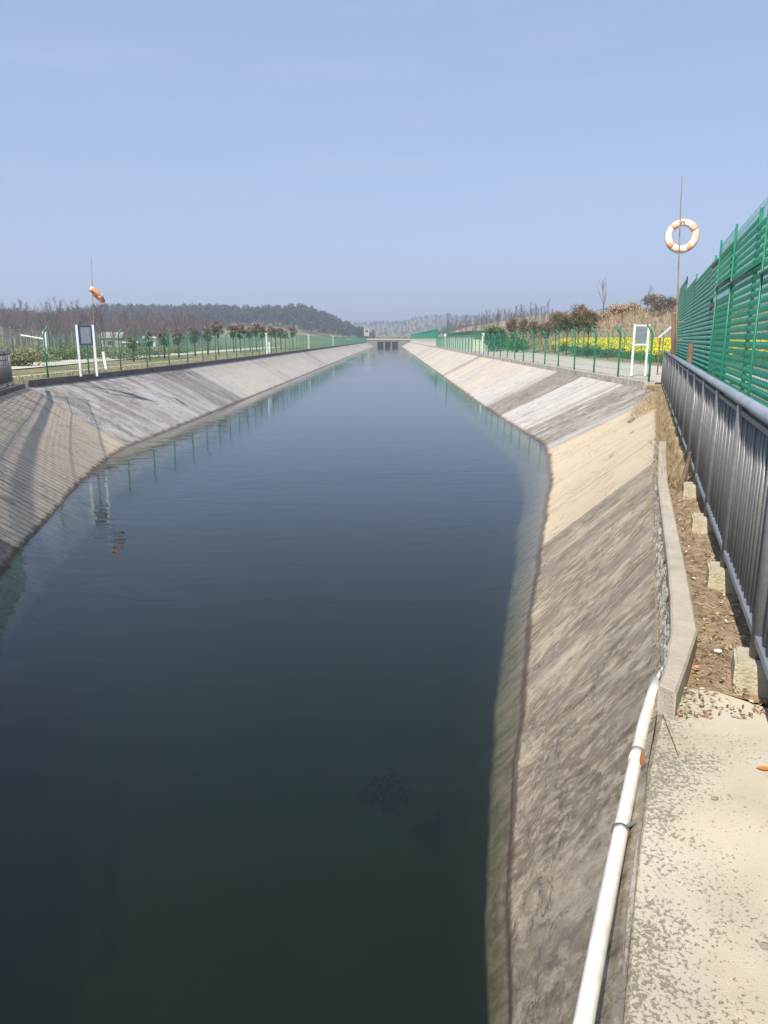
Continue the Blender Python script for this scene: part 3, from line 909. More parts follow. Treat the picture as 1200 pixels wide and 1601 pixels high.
ysR = [24.75 + 3.4 * i for i in range(35)]
fence('perimeter_fence', 'green wire mesh fence with bent posts along the right bank beside the concrete road', ysR, lambda y: lipR(y) + 0.2, lambda y: 2.0, -1, r=0.036)
ysR2 = [144 + 3.25 * i for i in range(64)]
fence('perimeter_fence', 'distant green fence on the raised part of the right bank', ysR2, lambda y: 8.8, lambda y: 3.45, -1, dx=.10, dz=.16)
ysB = [34 + 3.4 * i for i in range(32)]
fence('field_fence', 'thin green mesh fence beyond the path on the left', ysB, lambda y: -24.0, lambda y: 1.9, 1, h=1.5, r=.024, wr=.006)
ysH = [40 + 3.6 * i for i in range(9)]
fence('field_fence', 'green mesh fence behind the road in front of the yellow flowers', ysH, lambda y: 15.6, lambda y: 1.93, -1, h=1.75, r=.03, wr=.003)
ysT = [82 + 3.0 * i for i in range(28)]
fence('hilltop_fence', 'dark post and wire fence along the top of the dry grass embankment', ysT, lambda y: 34.0 + 0.02 * (y - 82), lambda y: gz(34.0, y) - 0.1, -1, h=1.7, r=.032, dx=1.0, dz=.5, wr=.008)
# cross fence where the bank steps up
rt = empty('cross_fence', (8.4, 142.5, 1.9)); tag(rt, 'green mesh fence across the step in the right bank far off', 'fence')
MBc = wire_panel(Vector((1, 0, 0)), 3.4, 0.1, 3.6, .16, .2, .012)
MBc.build('mesh_panel', M['fence_green'], rt)
for xx in (0, 1.7, 3.4):
    p = MB().tube([(xx, 0, 0), (xx, 0, 3.8)], .05, 8).build('post', M['fence_green'], rt)

# raised far right bank
b = MB(); rows = []
for yy in list(np.arange(141, END, 8)) + [END]:
    rows.append([(4.72, yy, 0.02), (8.3, yy, 1.82), (11.2, yy, 3.35), (13.5, yy, 3.4), (19, yy, 1.9)])
b2 = MB(); rows = []
ys_ = list(np.arange(141, END, 8)) + [END]
for yy in ys_: rows.append([(8.22, yy, 1.80), (8.6, yy, 2.05), (9.6, yy, 3.42), (14, yy, 3.44), (20, yy, 1.8)])
b2.grid(rows); b2.add(rows[0], [(0, 1, 2, 3, 4)])
struct(b2.build('embankment', M['road']))

# ------------------------------------------------------------------ far bridge
br = empty('bridge', (CEN, END + 1, 0)); tag(br, 'low concrete road bridge closing off the far end of the canal', 'bridge')
mb = MB(); mb.box((0, 5, 2.55), (40, 9, 0.7)); mb.build('deck', M['bridge'], br)
MB().box((0, 0.35, 3.25), (40, 0.25, 0.65)).build('parapet', M['yellow'], br)
MB().box((0, 9.5, 3.25), (40, 0.25, 0.65)).build('parapet', M['yellow'], br)
for sx in (-1, 1):
    mb = MB(); mb.box((sx * 9.2, 5, 0.5), (8.5, 9, 3.4)); mb.build('abutment', M['bridge'], br)
for sx in (-1.7, 1.7):
    MB().box((sx, 5, 0.6), (0.6, 8.4, 3.2)).build('pier', M['bridge'], br)
MB().box((0, 9.4, 0.6), (9.6, 0.2, 3.2)).build('opening_shade', M['roof_dark'], br)  # dark sheet across the openings, standing in for the shade under the deck

# ------------------------------------------------------------------ signs and posts
def sign(loc, rz, W, H, p_h, label, panel_mat, frame_mat, all_white):
    r_ = empty('sign_board', loc, rz); tag(r_, label, 'sign')
    for s in (-1, 1):
        MB().box((s * W / 2, 0, H / 2), (0.085, 0.06, H)).build('leg', M['white'], r_, bevel=.006)
    fr = MB()
    zt = H - 0.05; zb = H - p_h
    for z in ((zt, zb) if not all_white else (zt, zb)):
        fr.box((0, 0, z), (W - 0.09, 0.05, 0.06))
    if not all_white:
        for s in (-1, 1): fr.box((s * (W / 2 - 0.075), -0.01, (zt + zb) / 2), (0.05, 0.06, p_h - 0.12))
    fr.build('frame', frame_mat, r_)
    pn = MB().box((0, 0.0, (zt + zb) / 2), (W - 0.12, 0.03, p_h - 0.12)).build('panel', panel_mat, r_)
    return r_
sign(P(139, 588.5, 2.0), R(18), 0.58, 1.92, 0.72, 'notice board on white legs with a dark blue framed grey panel at left fence', M['grey_board'], M['navy'], False)
sign(P(997, 588, 2.0), R(-6), 0.52, 1.95, 0.76, 'narrow white framed notice with grey panel beside right fence', M['grey_board'], M['white'], True)
def white_post(px, yy, x, h, wd, label):
    r_ = empty('marker_post', (x, yy, 1.98)); tag(r_, label, 'post', 'white marker posts along the fences')
    MB().box((0, 0, h / 2), (wd, 0.1, h)).build('post_body', M['white'], r_, bevel=.01)
    MB().box((0, 0, h + 0.02), (wd + 0.05, 0.14, 0.05)).build('cap', M['white'], r_)
def ypx(px, x): return abs(x) * 1181 / abs(612 - px)
for px, x, h, wd, lb in ((416, -12.2, 1.95, .17, 'tall white marker post at the left fence, nearest of the far ones'),
                         (420, -12.9, 1.1, .17, 'short white marker post just behind the tall one at the left fence'),
                         (482, -12.2, 1.9, .22, 'white marker post at the left fence, second tall one along'),
                         (520, -12.2, 1.9, .26, 'white marker post at the left fence, farthest one'),
                         (754.5, 9.1, 1.95, .24, 'white marker post at right fence before the green bushes'),
                         (695.5, 9.1, 2.2, .26, 'white marker post at right fence near the pale shed corner')):
    white_post(px, ypx(px, x), x, h, wd, lb)
p = P(166, 577, 1.95)
r_ = empty('marker_post', p); tag(r_, 'short leaning white post on the verge behind the left notice board', 'post')
o = MB().box((0, 0, .42), (.13, .1, .85)).build('post_body', M['white'], r_); r_.rotation_euler = (0, R(-6), 0)

# ------------------------------------------------------------------ life rings on poles
def life_ring(name_label, loc, rot, Rm, rt_, base_mat, seg_mat):
    r_ = empty('life_ring', loc); r_.rotation_euler = rot; tag(r_, name_label, 'life ring')
    def arc(a0, a1, rr, n=20):
        return MB().tube([(Rm * math.cos(a0 + (a1 - a0) * k / n), 0, Rm * math.sin(a0 + (a1 - a0) * k / n)) for k in range(n + 1)], rr, 16, cap=True)
    # full torus
    b = MB(); n, m_ = 48, 16
    for i in range(n):
        a = 2 * math.pi * i / n
        for k in range(m_):
            t = 2 * math.pi * k / m_
            rr = Rm + rt_ * math.cos(t)
            b.v.append((rr * math.cos(a), 0.8 * rt_ * math.sin(t), rr * math.sin(a)))
    for i in range(n):
        for k in range(m_):
            b.f.append((i * m_ + k, ((i + 1) % n) * m_ + k, ((i + 1) % n) * m_ + (k + 1) % m_, i * m_ + (k + 1) % m_))
    b.build('ring_body', base_mat, r_, smooth=True)
    for q_ in range(4):
        a = math.pi / 4 + q_ * math.pi / 2
        arc(a - 0.17, a + 0.17, rt_ * 1.045, 6).build('band', seg_mat, r_, smooth=True)
    # grab rope looped round the outside
    pts_ = []
    for i in range(97):
        a = 2 * math.pi * i / 96
        rr = Rm + rt_ * 1.03 + 0.012 * abs(math.sin(2 * (a - math.pi / 4)))
        pts_.append((rr * math.cos(a), 0, rr * math.sin(a)))
    MB().tube(pts_, 0.006, 6).build('grab_rope', M['rope'], r_, smooth=True)
    return r_
# right pole
pb = Vector((6.64, 17.6, 1.78))
ptop = PY(1067.5, 275, 17.7)
pole = empty('life_ring_pole', pb); tag(pole, 'tall thin bamboo pole lashed to a brown stake at the end of the green barrier', 'pole')
tp = Vector(ptop) - pb
bam = []
rad = []
for k in range(25):
    t = k / 24
    bam.append(tp * t + Vector((0.02 * math.sin(t * 5), 0, 0))); rad.append(0.026 * (1 - 0.62 * t) * (1.12 if k % 3 == 0 else 1.0))
MB().tube(bam, rad, 10).build('bamboo_pole', M['bamboo'], pole, smooth=True)
st = PY(1055, 490, 17.4) - pb
MB().tube([Vector((0.0, -.1, 0)), Vector((st.x * .5, -.11, 1.0)), Vector((st.x, -.12, st.z))], [0.055, .052, .048], 10).build('stake', M['wood'], pole, smooth=True)
for zz in (0.9, 1.6, 2.0):
    MB().tube([Vector((0.035, -.05, zz)) + Vector((.07 * math.cos(a_), .085 * math.sin(a_), .01 * math.sin(3 * a_))) for a_ in np.linspace(0, 2 * math.pi, 14)], 0.008, 6).build('lashing', M['rope'], pole)
rc = PY(1066, 369, 17.82)
life_ring('faded white and orange life ring hanging on the tall bamboo pole at right', rc, (0.1, R(8), R(-18)), 0.285, 0.078, M['ring_white'], M['ring_faded'])
for (px, py) in ((1067, 347), (1061.5, 392)):
    c = PY(px, py, 17.68)
    o = MB().tube([Vector(c) - pb + Vector((.05 * math.cos(a_), .06 * math.sin(a_), .02 * math.sin(2 * a_))) for a_ in np.linspace(0, 2 * math.pi, 12)], 0.010, 6).build('lashing', M['rope'], pole)
# left pole
pb2 = Vector((-472 / 1181 * 30.0, 30.0, 1.95)); pt2 = PY(143.5, 400, 30.0)
pole2 = empty('life_ring_pole', pb2); tag(pole2, 'thin bamboo pole rising behind the left notice board', 'pole')
tp2 = Vector(pt2) - pb2
MB().tube([tp2 * (k / 20) + Vector((0.02 * math.sin(k / 4), 0, 0)) for k in range(21)], [0.024 * (1 - .65 * k / 20) * (1.12 if k % 3 == 0 else 1) for k in range(21)], 8).build('bamboo_pole', M['bamboo'], pole2, smooth=True)
rc2 = PY(151.5, 461, 29.85)
life_ring('orange life ring hanging tilted on the thin pole at left', rc2, (R(0), R(43), R(0)), 0.285, 0.085, M['ring_orange'], M['ring_white'])
bpy.data.objects['life_ring.001'].rotation_euler = (Matrix.Rotation(R(42), 3, 'Y') @ Matrix.Rotation(R(63), 3, 'X')).to_euler()

# stakes behind the railing, leaning stick
def stake(px, y0, ytop_px, yd, label, tilt=0.0, cap=False, r0=0.05):
    x = (px - 612) / 1181 * yd
    top = PY(px, ytop_px, yd)
    r_ = empty('wooden_stake', (x, yd, 1.78)); tag(r_, label, 'stake')
    h = top.z - 1.78
    MB().tube([(tilt * -.3, 0, 0), (0, 0, h * .6), (tilt * .2, 0, h)], [r0, r0 * .95, r0 * .9], 10).build('stake_body', M['wood'], r_, smooth=True)
    if cap: MB().tube([(tilt * .2, 0, h - .06), (tilt * .2 + .02, 0, h + .05)], [r0 * 1.1, r0 * .9], 10).build('cap', M['blue_cap'], r_, smooth=True)
stake(1079, 0, 537, 12.2, 'reddish brown wooden stake showing above the railing top')
stake(1117, 0, 572, 8.95, 'short brown stake with dark blue cap behind the railing', 0.12, True, 0.035)
a = P(1060, 772, 1.78); bt = PY(1079, 708, a.y + .55)
r_ = empty('leaning_stick', a); tag(r_, 'grey wooden stick leaning against the foot of the railing', 'stick')
MB().tube([(0, 0, 0), (Vector(bt) - a) * .5 + Vector((.01, 0, 0)), Vector(bt) - a], [.03, .027, .022], 8).build('stick_body', M['wood'], r_, smooth=True)
# small white bar by the brown stake
a = PY(1030, 528, 30.5); c = PY(1049, 512, 30.0)
r_ = empty('barrier_arm', a); tag(r_, 'short pale pole slanting beside the yellow flowers', 'pole')
MB().tube([(0, 0, 0), Vector(c) - a], .05, 8).build('arm', M['white'], r_); MB().tube([(.05, 0, 0), (.05, 0, 1.93 - a.z)], .03, 8).build('support', M['wood'], r_)
# white gate arm at left
a = PY(32, 524, 62); c = PY(68, 530, 62)
r_ = empty('gate_arm', (a.x, a.y, 1.6)); tag(r_, 'thin white horizontal gate arm in front of bare trees at left', 'gate')
MB().tube([(0, 0, a.z - 1.6), (c.x - a.x, 0, c.z - 1.6)], .07, 8).build('arm', M['white'], r_)
MB().box((c.x - a.x + .15, 0, (c.z - 1.6 + .6) / 2), (.3, .3, c.z - 1.0)).build('pillar', M['white'], r_)

# ------------------------------------------------------------------ foliage generators
def leaf_cloud(n, centers, radii, size, pal, seed, flat=0.0):
    rs = np.random.RandomState(seed)
    centers = np.asarray(centers, float); radii = np.asarray(radii, float)
    idx = rs.randint(0, len(centers), n)
    dirs = rs.normal(size=(n, 3)); dirs /= np.linalg.norm(dirs, axis=1)[:, None]
    rr = rs.rand(n) ** 0.45
    c = centers[idx] + dirs * radii[idx] * rr[:, None]
    a = rs.normal(size=(n, 3)); a /= np.linalg.norm(a, axis=1)[:, None]
    b_ = rs.normal(size=(n, 3)); b_ = np.cross(a, b_); b_ /= np.linalg.norm(b_, axis=1)[:, None]
    s = size * (0.6 + 0.8 * rs.rand(n))[:, None]
    V = np.stack([c - a * s, c + b_ * s * .45, c + a * s, c - b_ * s * .45], axis=1).reshape(-1, 3)
    F = np.arange(n * 4).reshape(n, 4)
    zn = (c[:, 2] - c[:, 2].min()) / max(1e-6, (c[:, 2].max() - c[:, 2].min()))
    return V, F, c, zn, rs
def pick(pal, w_, rs, n):
    pal = np.asarray(pal); k = rs.choice(len(pal), n, p=np.asarray(w_) / np.sum(w_))
    return pal[k] * (0.7 + 0.6 * rs.rand(n))[:, None]

GREENS = [(0.045, 0.085, 0.022), (0.075, 0.12, 0.03), (0.10, 0.11, 0.035)]
REDS = [(0.20, 0.10, 0.055), (0.25, 0.155, 0.08), (0.13, 0.09, 0.045)]
def photinia_proto(seed, H, CW, CH, n, sparse=False):
    r_ = empty('photinia_tree', (0, 0, 0))
    rs = random.Random(seed)
    mb = MB()
    mb.tube([(0, 0, 0), (0.02, 0.01, H * .35), (0.0, 0.03, H * .7)], [0.055, 0.045, 0.03], 8)
    for k in range(7):
        an = k * 2.4; mb.tube([(0, 0.02, H * (.42 + .04 * k)), (math.cos(an) * CW * .25, math.sin(an) * CW * .25, H * (.60 + .04 * k)), (math.cos(an) * CW * .4, math.sin(an) * CW * .4, H * (.72 + .03 * k))], [.022, .014, .006], 5)
    mb.build('trunk', M['bark'], r_, smooth=True)
    cz = H - CH / 2
    cs, rd = [], []
    for k in range(22):
        an = rs.uniform(0, 6.28); q_ = rs.uniform(0, 1) ** .5
        zz = rs.uniform(-.42, .42)
        prof = math.sqrt(max(0.05, 1 - (zz * 2) ** 2))
        cs.append((math.cos(an) * CW * .36 * q_ * prof, math.sin(an) * CW * .36 * q_ * prof, cz + zz * CH))
        s_ = rs.uniform(.14, .24) * CW; rd.append((s_, s_, s_ * .9))
    V, F, c, zn, rst = leaf_cloud(n, cs, rd, 0.062, None, seed)
    red = (zn + rst.normal(size=n) * .18) > 0.62
    T = pick(GREENS, [3, 2, 1], rst, n); T[red] = pick(REDS, [2, 2, 1], rst, n)[red]
    fastmesh('crown', V, F, M['leaf'], r_, T)
    return r_
protoB = [photinia_proto(s, 3.7, 1.95, 1.65, 2600) for s in (21, 22, 23)]
protoS = [photinia_proto(s, 2.6, 1.25, 1.25, 1100) for s in (31, 32, 33)]
protoT = [photinia_proto(s, 1.9, 0.85, 1.1, 420) for s in (41, 42)]
used = set()
def place(protos, i, x, y, z, s, rz, label, group, cat='tree'):
    pz = protos[i % len(protos)]
    if pz.name not in used: used.add(pz.name); o = pz
    else: o = copy_tree(pz)
    o.location = (x, y, z); o.scale = (s, s, s * rnd.uniform(.93, 1.07)); o.rotation_euler = (0, 0, rz)
    tag(o, label, cat, group)
    return o
k = 0
for i, (px, s) in enumerate(((918, .9), (903, 1.06), (885, .98), (868, 1.05), (852, .8), (835, .92), (817, .95), (799, 1.0), (786, .7))):
    x = 15.4 + rnd.uniform(-.3, .3); yy = x * 1181 / (px - 612)
    place(protoB, i, x, yy, 1.93, s * 1.03, rnd.uniform(0, 6), '%s red tipped round tree from the near end of the row right of the road' % ORD[i], 'red tipped trees beside the road')
for i, px in enumerate((205, 231)):
    x = -17.0; place(protoT, i, x, ypx(px, x), 1.9, 1.0, rnd.uniform(0, 6), '%s small thin reddish shrub tree from the left behind the fence' % ORD[i], 'small trees behind the left fence')
for i, px in enumerate((254, 277, 303, 323)):
    x = -17.0; place(protoT, i + 2, x, ypx(px, x), 1.9, 1.22 + .08 * i, rnd.uniform(0, 6), '%s small thin reddish shrub tree from the left behind the fence' % ORD[i + 2], 'small trees behind the left fence')
for i, px in enumerate((340, 364, 375, 390, 400, 410, 423, 430, 438, 446, 457)):
    x = -17.0 + rnd.uniform(-.4, .4); place(protoS, i, x, ypx(px, x), 1.9, rnd.uniform(1.05, 1.28) + 0.012 * i, rnd.uniform(0, 6), '%s reddish crowned tree of the tight row behind the left fence' % ORD[i], 'red tipped trees behind the left fence')

# bushes
def bush(loc, rx_, ry_, rz_, n, pal, wts, size, label, cat='bush', seed=1, name='bush', stem=True):
    r_ = empty(name, loc); tag(r_, label, cat)
    rs = random.Random(seed)
    cs, rd = [], []
    for k in range(16):
        an = rs.uniform(0, 6.28); q_ = rs.uniform(0, 1) ** .5
        cs.append((math.cos(an) * rx_ * .65 * q_, math.sin(an) * ry_ * .65 * q_, rz_ * rs.uniform(.25, .75))); s_ = rs.uniform(.25, .4)
        rd.append((rx_ * s_, ry_ * s_, rz_ * s_ * .9))
    V, F, c, zn, rst = leaf_cloud(n, cs, rd, size, None, seed)
    fastmesh('foliage', V, F, M['leaf'], r_, pick(pal, wts, rst, n))
    mb = MB()
    for k in range(5):
        an = k * 1.26; mb.tube([(0, 0, 0), (math.cos(an) * rx_ * .3, math.sin(an) * ry_ * .3, rz_ * .5)], [.05, .02], 6)
    mb.build('stem', M['bark'], r_)
    return r_
DG = [(0.03, 0.075, 0.02), (0.05, 0.12, 0.03), (0.09, 0.17, 0.04)]
bush((11.9, 89.5, 1.9), 2.1, 2.0, 3.2, 3600, DG, [2, 2, 1], .11, 'large bright green bush at the end of the pale shed', seed=5)
bush((13.6, 82, 1.9), 1.7, 1.7, 1.6, 1800, DG, [2, 2, 1], .10, 'low dark green bush right of the last white marker post', seed=6)
bush((15.2, 98, 1.9), 2.2, 2.2, 2.4, 2200, DG, [2, 2, 1], .11, 'dark green bush behind the far end of the right tree row', seed=8)
bush((16.4, 63, 1.9), 1.7, 1.5, 0.9, 1500, [(0.06, 0.08, 0.03), (0.12, 0.11, 0.05)], [1, 1], .07, 'low olive hedge clump at the foot of the tree row', seed=9)
bush((17.0, 58, 1.9), 1.7, 1.5, 0.9, 1500, [(0.06, 0.08, 0.03), (0.12, 0.11, 0.05)], [1, 1], .07, 'low olive hedge clump next to the yellow flowers', seed=10)
bb = PY(1028, 497, 92)
bush((bb.x, 92, gz(bb.x, 92)), 2.6, 2.4, 2.3, 3600, [(0.06, 0.07, 0.03), (0.20, 0.13, 0.08), (0.25, 0.19, 0.12)], [1, 2, 1], .10, 'round brownish tree crown on the embankment behind the bamboo pole', 'bush', 12)
DRY = [(0.56, 0.40, 0.25), (0.48, 0.34, 0.21), (0.36, 0.27, 0.17)]
for i in range(9):
    px = 838 + i * 17; yd = 112 - i * 1.5; q_ = PY(px, 500, yd)
    bush((q_.x, yd, gz(q_.x, yd) - .2), rnd.uniform(1.8, 2.8), 2.0, rnd.uniform(1.2, 1.9), 1500, DRY, [2, 2, 1], .13, '%s clump of dry orange reed from the left on the right embankment' % ORD[i], 'reed clump', 60 + i, 'reed_clump')
for i, (px, py, sx, h) in enumerate(((30, 583, 2.6, 1.0), (58, 575, 2.2, .8), (110, 570, 3, 1.1), (150, 566, 2.0, .9), (195, 569, 3.0, .8), (235, 562, 3.0, .8), (270, 558, 3.0, .7))):
    q_ = P(px, py, 1.6)
    bush((q_.x, q_.y, 1.5), sx, 1.8, h * 1.5, 1500, [(0.07, 0.13, 0.03), (0.14, 0.16, 0.055), (0.34, 0.29, 0.18)], [2, 1, 2 if i in (0, 1, 3) else .6], .08,
         '%s low scrub clump from the left, beyond the grass verge' % ORD[i], 'scrub', 90 + i, 'scrub_clump')

# rapeseed field: stuff
def blades(name, xs, ys, zs, h, wd, tones, seed, m=None, lean=.25):
    rs = np.random.RandomState(seed); n = len(xs)
    an = rs.rand(n) * 6.283; hh = h * (0.6 + .7 * rs.rand(n)); w2 = wd * (.6 + .8 * rs.rand(n))
    dx = np.cos(an) * w2; dy = np.sin(an) * w2
    lx = rs.normal(size=n) * lean * hh; ly = rs.normal(size=n) * lean * hh
    b0 = np.stack([xs - dx, ys - dy, zs], 1); b1 = np.stack([xs + dx, ys + dy, zs], 1); t = np.stack([xs + lx, ys + ly, zs + hh], 1)
    V = np.stack([b0, b1, t], 1).reshape(-1, 3); F = np.arange(n * 3).reshape(n, 3)
    return V, F, tones
def scatter_blades(name, region, n, h, wd, pal, wts, seed, zfn, lean=.25):
    rs = np.random.RandomState(seed)
    pts_ = np.array(region(rs, n)); n = len(pts_)
    zs = np.array([zfn(a_, b_) for a_, b_ in pts_])
    V, F, _ = blades(name, pts_[:, 0], pts_[:, 1], zs, h, wd, None, seed + 1, lean=lean)
    o = fastmesh(name, V, F, M['grassblade'], None, pick(pal, wts, rs, n))
    return o
def rect(x0, x1, y0, y1): return lambda rs, n: np.stack([x0 + (x1 - x0) * rs.rand(n), y0 + (y1 - y0) * rs.rand(n)], 1)
rf = lambda rs, n: (lambda a_: a_[a_[:, 0] < 0.46 * a_[:, 1] + 3])(rect(16.8, 34.0, 46, 80)(rs, n))
o = scatter_blades('flower_stems', rf, 34000, .58, .03, [(0.05, 0.11, 0.02), (0.09, 0.17, 0.03)], [1, 1], 5, lambda a_, b_: gz(a_, b_))
rs = np.random.RandomState(8)
pt = rf(rs, 70000); n = len(pt)
zz = np.array([gz(a_, b_) for a_, b_ in pt]) + 0.42 + 0.42 * rs.rand(n) ** .6
V, F, c, zn, r3 = leaf_cloud(n, np.column_stack([pt, zz]), np.full((n, 3), .03), .065, None, 4)
yel = fastmesh('flower_heads', V, F, M['leaf'], o, pick([(0.86, 0.72, 0.02), (0.75, 0.66, 0.03), (0.20, 0.26, 0.04)], [5, 2, 1], rs, n))
o.name = 'rapeseed_flowers'
tag(o, 'patch of bright yellow rapeseed flowers beyond the road', 'flowers', kind='stuff')

# grasses
DRYG = [(0.42, 0.32, 0.20), (0.34, 0.25, 0.14), (0.25, 0.18, 0.10), (0.16, 0.16, 0.06)]
o = scatter_blades('dry_grass', rect(-15, -12.3, 24, 90), 16000, .07, .012, [(0.34, 0.28, 0.16), (0.22, 0.22, 0.08), (0.40, 0.34, 0.22)], [2, 1, 2], 21, lambda a_, b_: 1.94, .6)
tag(o, 'short dry verge grass behind the left fence', 'grass', kind='stuff')
reg = lambda rs, n: (lambda a_: np.array([(max(lipR(y_) + .12, 1.75 + .335 * (y_ - 3.28) - 0.12 - (0.35 + .022 * y_) * t_ ** 1.6), y_) for t_, y_ in a_]))(np.stack([rs.rand(n), 8.0 + 16.8 * rs.rand(n)], 1))
o = scatter_blades('dry_grass', reg, 11000, .17, .0045, DRYG, [3, 3, 2, .3], 22, lambda a_, b_: 1.79, .6)
tag(o, 'tangled dry straw grass along the foot of the railing', 'grass', kind='stuff')
reg = lambda rs, n: rect(16.5, 62, 76, 190)(rs, n)
o = scatter_blades('dry_grass', reg, 42000, .75, .05, [(0.36, 0.235, 0.14), (0.30, 0.22, 0.14), (0.22, 0.19, 0.10), (0.13, 0.15, 0.055)], [3, 3, 2, 1.5], 23, lambda a_, b_: gz(a_, b_), .3)
tag(o, 'dry orange grass covering the right embankment', 'grass', kind='stuff')
reg = lambda rs, n: rect(-75, -24.5, 34, 120)(rs, n)
o = scatter_blades('field_grass', reg, 42000, .5, .05, [(0.30, 0.24, 0.155), (0.22, 0.20, 0.10), (0.10, 0.15, 0.04), (0.36, 0.30, 0.20)], [3, 2, 3, 2], 24, lambda a_, b_: gz(a_, b_), .35)
tag(o, 'rough mixed grass in the field at left', 'grass', kind='stuff')

reg = lambda rs, n: (lambda a_: np.array([(lipR(y_) + .25 - .9 * t_ ** 1.5, y_) for t_, y_ in a_]))(np.stack([rs.rand(n), 17.5 + 6.5 * rs.rand(n)], 1))
o = scatter_blades('dry_grass', reg, 1800, .13, .005, DRYG, [3, 3, 2, .3], 29, lambda a_, b_: 1.80 - max(0, lipR(b_) - a_) * .55, .8)
tag(o, 'dry grass spilling over the corner of the beige slope', 'grass', kind='stuff')
# leaf litter and crumbs on the dirt
rs = np.random.RandomState(33); n = 5200
yy = 2.9 + 9 * rs.rand(n) ** 1.5
lo = np.array([float(np.interp(q_, [p_.y for p_ in blk_out], [p_.x for p_ in blk_out])) for q_ in yy]); hi = 1.75 + .335 * (yy - 3.28) + .5
xx = lo + (hi - lo) * rs.rand(n)
V, F, c, zn, r3 = leaf_cloud(n, np.column_stack([xx, yy, np.full(n, 1.812)]), np.full((n, 3), (.01)), .013, None, 9)
V[:, 2] = 1.812 + (V[:, 2] - 1.812) * .6
o = fastmesh('leaf_litter', V, F, M['litter'], None, pick([(0.30, 0.20, 0.12), (0.44, 0.34, 0.22), (0.15, 0.09, 0.05), (0.34, 0.14, 0.09), (0.55, 0.48, 0.36)], [3, 2, 3, .6, .6], rs, n))
tag(o, 'dead leaf litter and crumbs on the dirt strip', 'litter', kind='stuff')

c = P(598, 1188, -0.42)
o_ = bush((c.x, c.y, -0.92), .26, .30, .36, 3000, [(0.004, 0.008, 0.007), (0.008, 0.012, 0.010)], [1, 1], .022, 'dark leafy clump just under the surface', 'water weed', 77, 'dark_clump')  # leafy clump that makes a darker patch under the surface
# single small things
def leaf_obj(loc, L, W, rz, m, label, curl=.2, name='dead_leaf', lift=.0):
    b = MB(); rows = []
    for i in range(9):
        t = i / 8; wv = W * math.sin(math.pi * (t * .93 + .03)) ** .8
        rows.append([((t - .5) * L, s * wv, .004 + curl * L * (t - .4) ** 2 + abs(s) * .25 * W + lift * t) for s in (-1, -.5, 0, .5, 1)])
    b.grid(rows); o = b.build(name, m, None, smooth=True); o.location = loc; o.rotation_euler = (0, 0, rz)
    tag(o, label, 'leaf'); return o
leaf_obj(P(1194, 1204, 1.80), .055, .015, R(-5), M['orange_leaf'], 'orange dead leaf on the pale ledge at the right edge')
leaf_obj(P(1003, 1196, 1.80), .06, .010, R(70), M['brown_leaf'], 'curled brown leaf wedged beside the white pipe', .9, lift=.03)
def pebble(loc, s, m, label, name='pebble', cat='pebble', fl=.6):
    bm = bmesh.new(); bmesh.ops.create_icosphere(bm, subdivisions=2, radius=s)
    for v in bm.verts: v.co = Vector((v.co.x * (1 + rnd.uniform(-.25, .25)), v.co.y * (1 + rnd.uniform(-.2, .2)) * .8, v.co.z * fl))
    me = bpy.data.meshes.new(name); bm.to_mesh(me); bm.free(); me.materials.append(m)
    o = bpy.data.objects.new(name, me); C.objects.link(o); o.location = loc; tag(o, label, cat)
pebble(P(1117, 1248, 1.806), .012, M['stone'], 'small grey stone lying alone on the pale ledge')
pebble(P(1122, 1017, 1.815), .022, M['shell'], 'white shard on the dirt beside the railing footing', 'white_shard', 'shard', .3)
pebble(P(1089, 1172 - 130, 1.82), .012, M['ring_orange'], 'small orange crumb beside the concrete block', 'orange_crumb', 'crumb')
pebble(P(1196, 1480, 1.802), .016, M['stone'], 'flat brown stone at the right edge of the ledge')
pebble(P(1113, 1455, 1.802), .008, M['stone'], 'tiny grey stone near the middle of the ledge')
b = MB(); b.tube([P(1017, 1124, 1.806), P(1036, 1117, 1.81), P(1060, 1181, 1.806)], .0022, 6)
tag(b.build('twig', M['wood']), 'thin dark twig lying at the far end of the ledge', 'twig')
bk = MB().box((0, 0, 0), (.20, .07, .05), R(40)).build('brick_piece', M['stone']); bk.location = P(987, 657, 1.72); bk.rotation_euler = (0, R(-26), 0)
tag(bk, 'small dark chip lying on the clean beige slope panel', 'chip')

# ------------------------------------------------------------------ bare trees
def bare_tree_mesh(seed, H, spread=.35, levels=3, n0=9, rad=.09, sides=4):
    rs = random.Random(seed); mb = MB()
    def grow(p, d_, L, r_, lv):
        n = 4; pts_ = [p]; q_ = Vector(p); dd = Vector(d_)
        for k in range(n):
            dd = (dd + Vector((rs.uniform(-.12, .12), rs.uniform(-.12, .12), .05))).normalized()
            q_ = q_ + dd * (L / n); pts_.append(q_.copy())
        rr = [r_ * (1 - .75 * k / n) for k in range(n + 1)]
        mb.tube(pts_, rr, sides if lv == 0 else 3, cap=False)
        if lv >= levels: return
        for k in range(n0 if lv == 0 else 4):
            t = rs.uniform(.3, 1.0) if lv == 0 else rs.uniform(.25, 1)
            i = min(n - 1, int(t * n)); f = t * n - i
            bp_ = pts_[i].lerp(pts_[i + 1], f)
            an = rs.uniform(0, 6.28); el = rs.uniform(.5, 1.1)
            nd = Vector((math.cos(an) * math.cos(el), math.sin(an) * math.cos(el), math.sin(el)))
            nd = (nd * (spread * 2) + dd * .6).normalized()
            grow(bp_, nd, L * rs.uniform(.32, .5) * (1.15 - .4 * t), r_ * .5 * (1 - .5 * t) + .008, lv + 1)
    grow(Vector((0, 0, 0)), (0, 0, 1), H, rad, 0)
    return mb
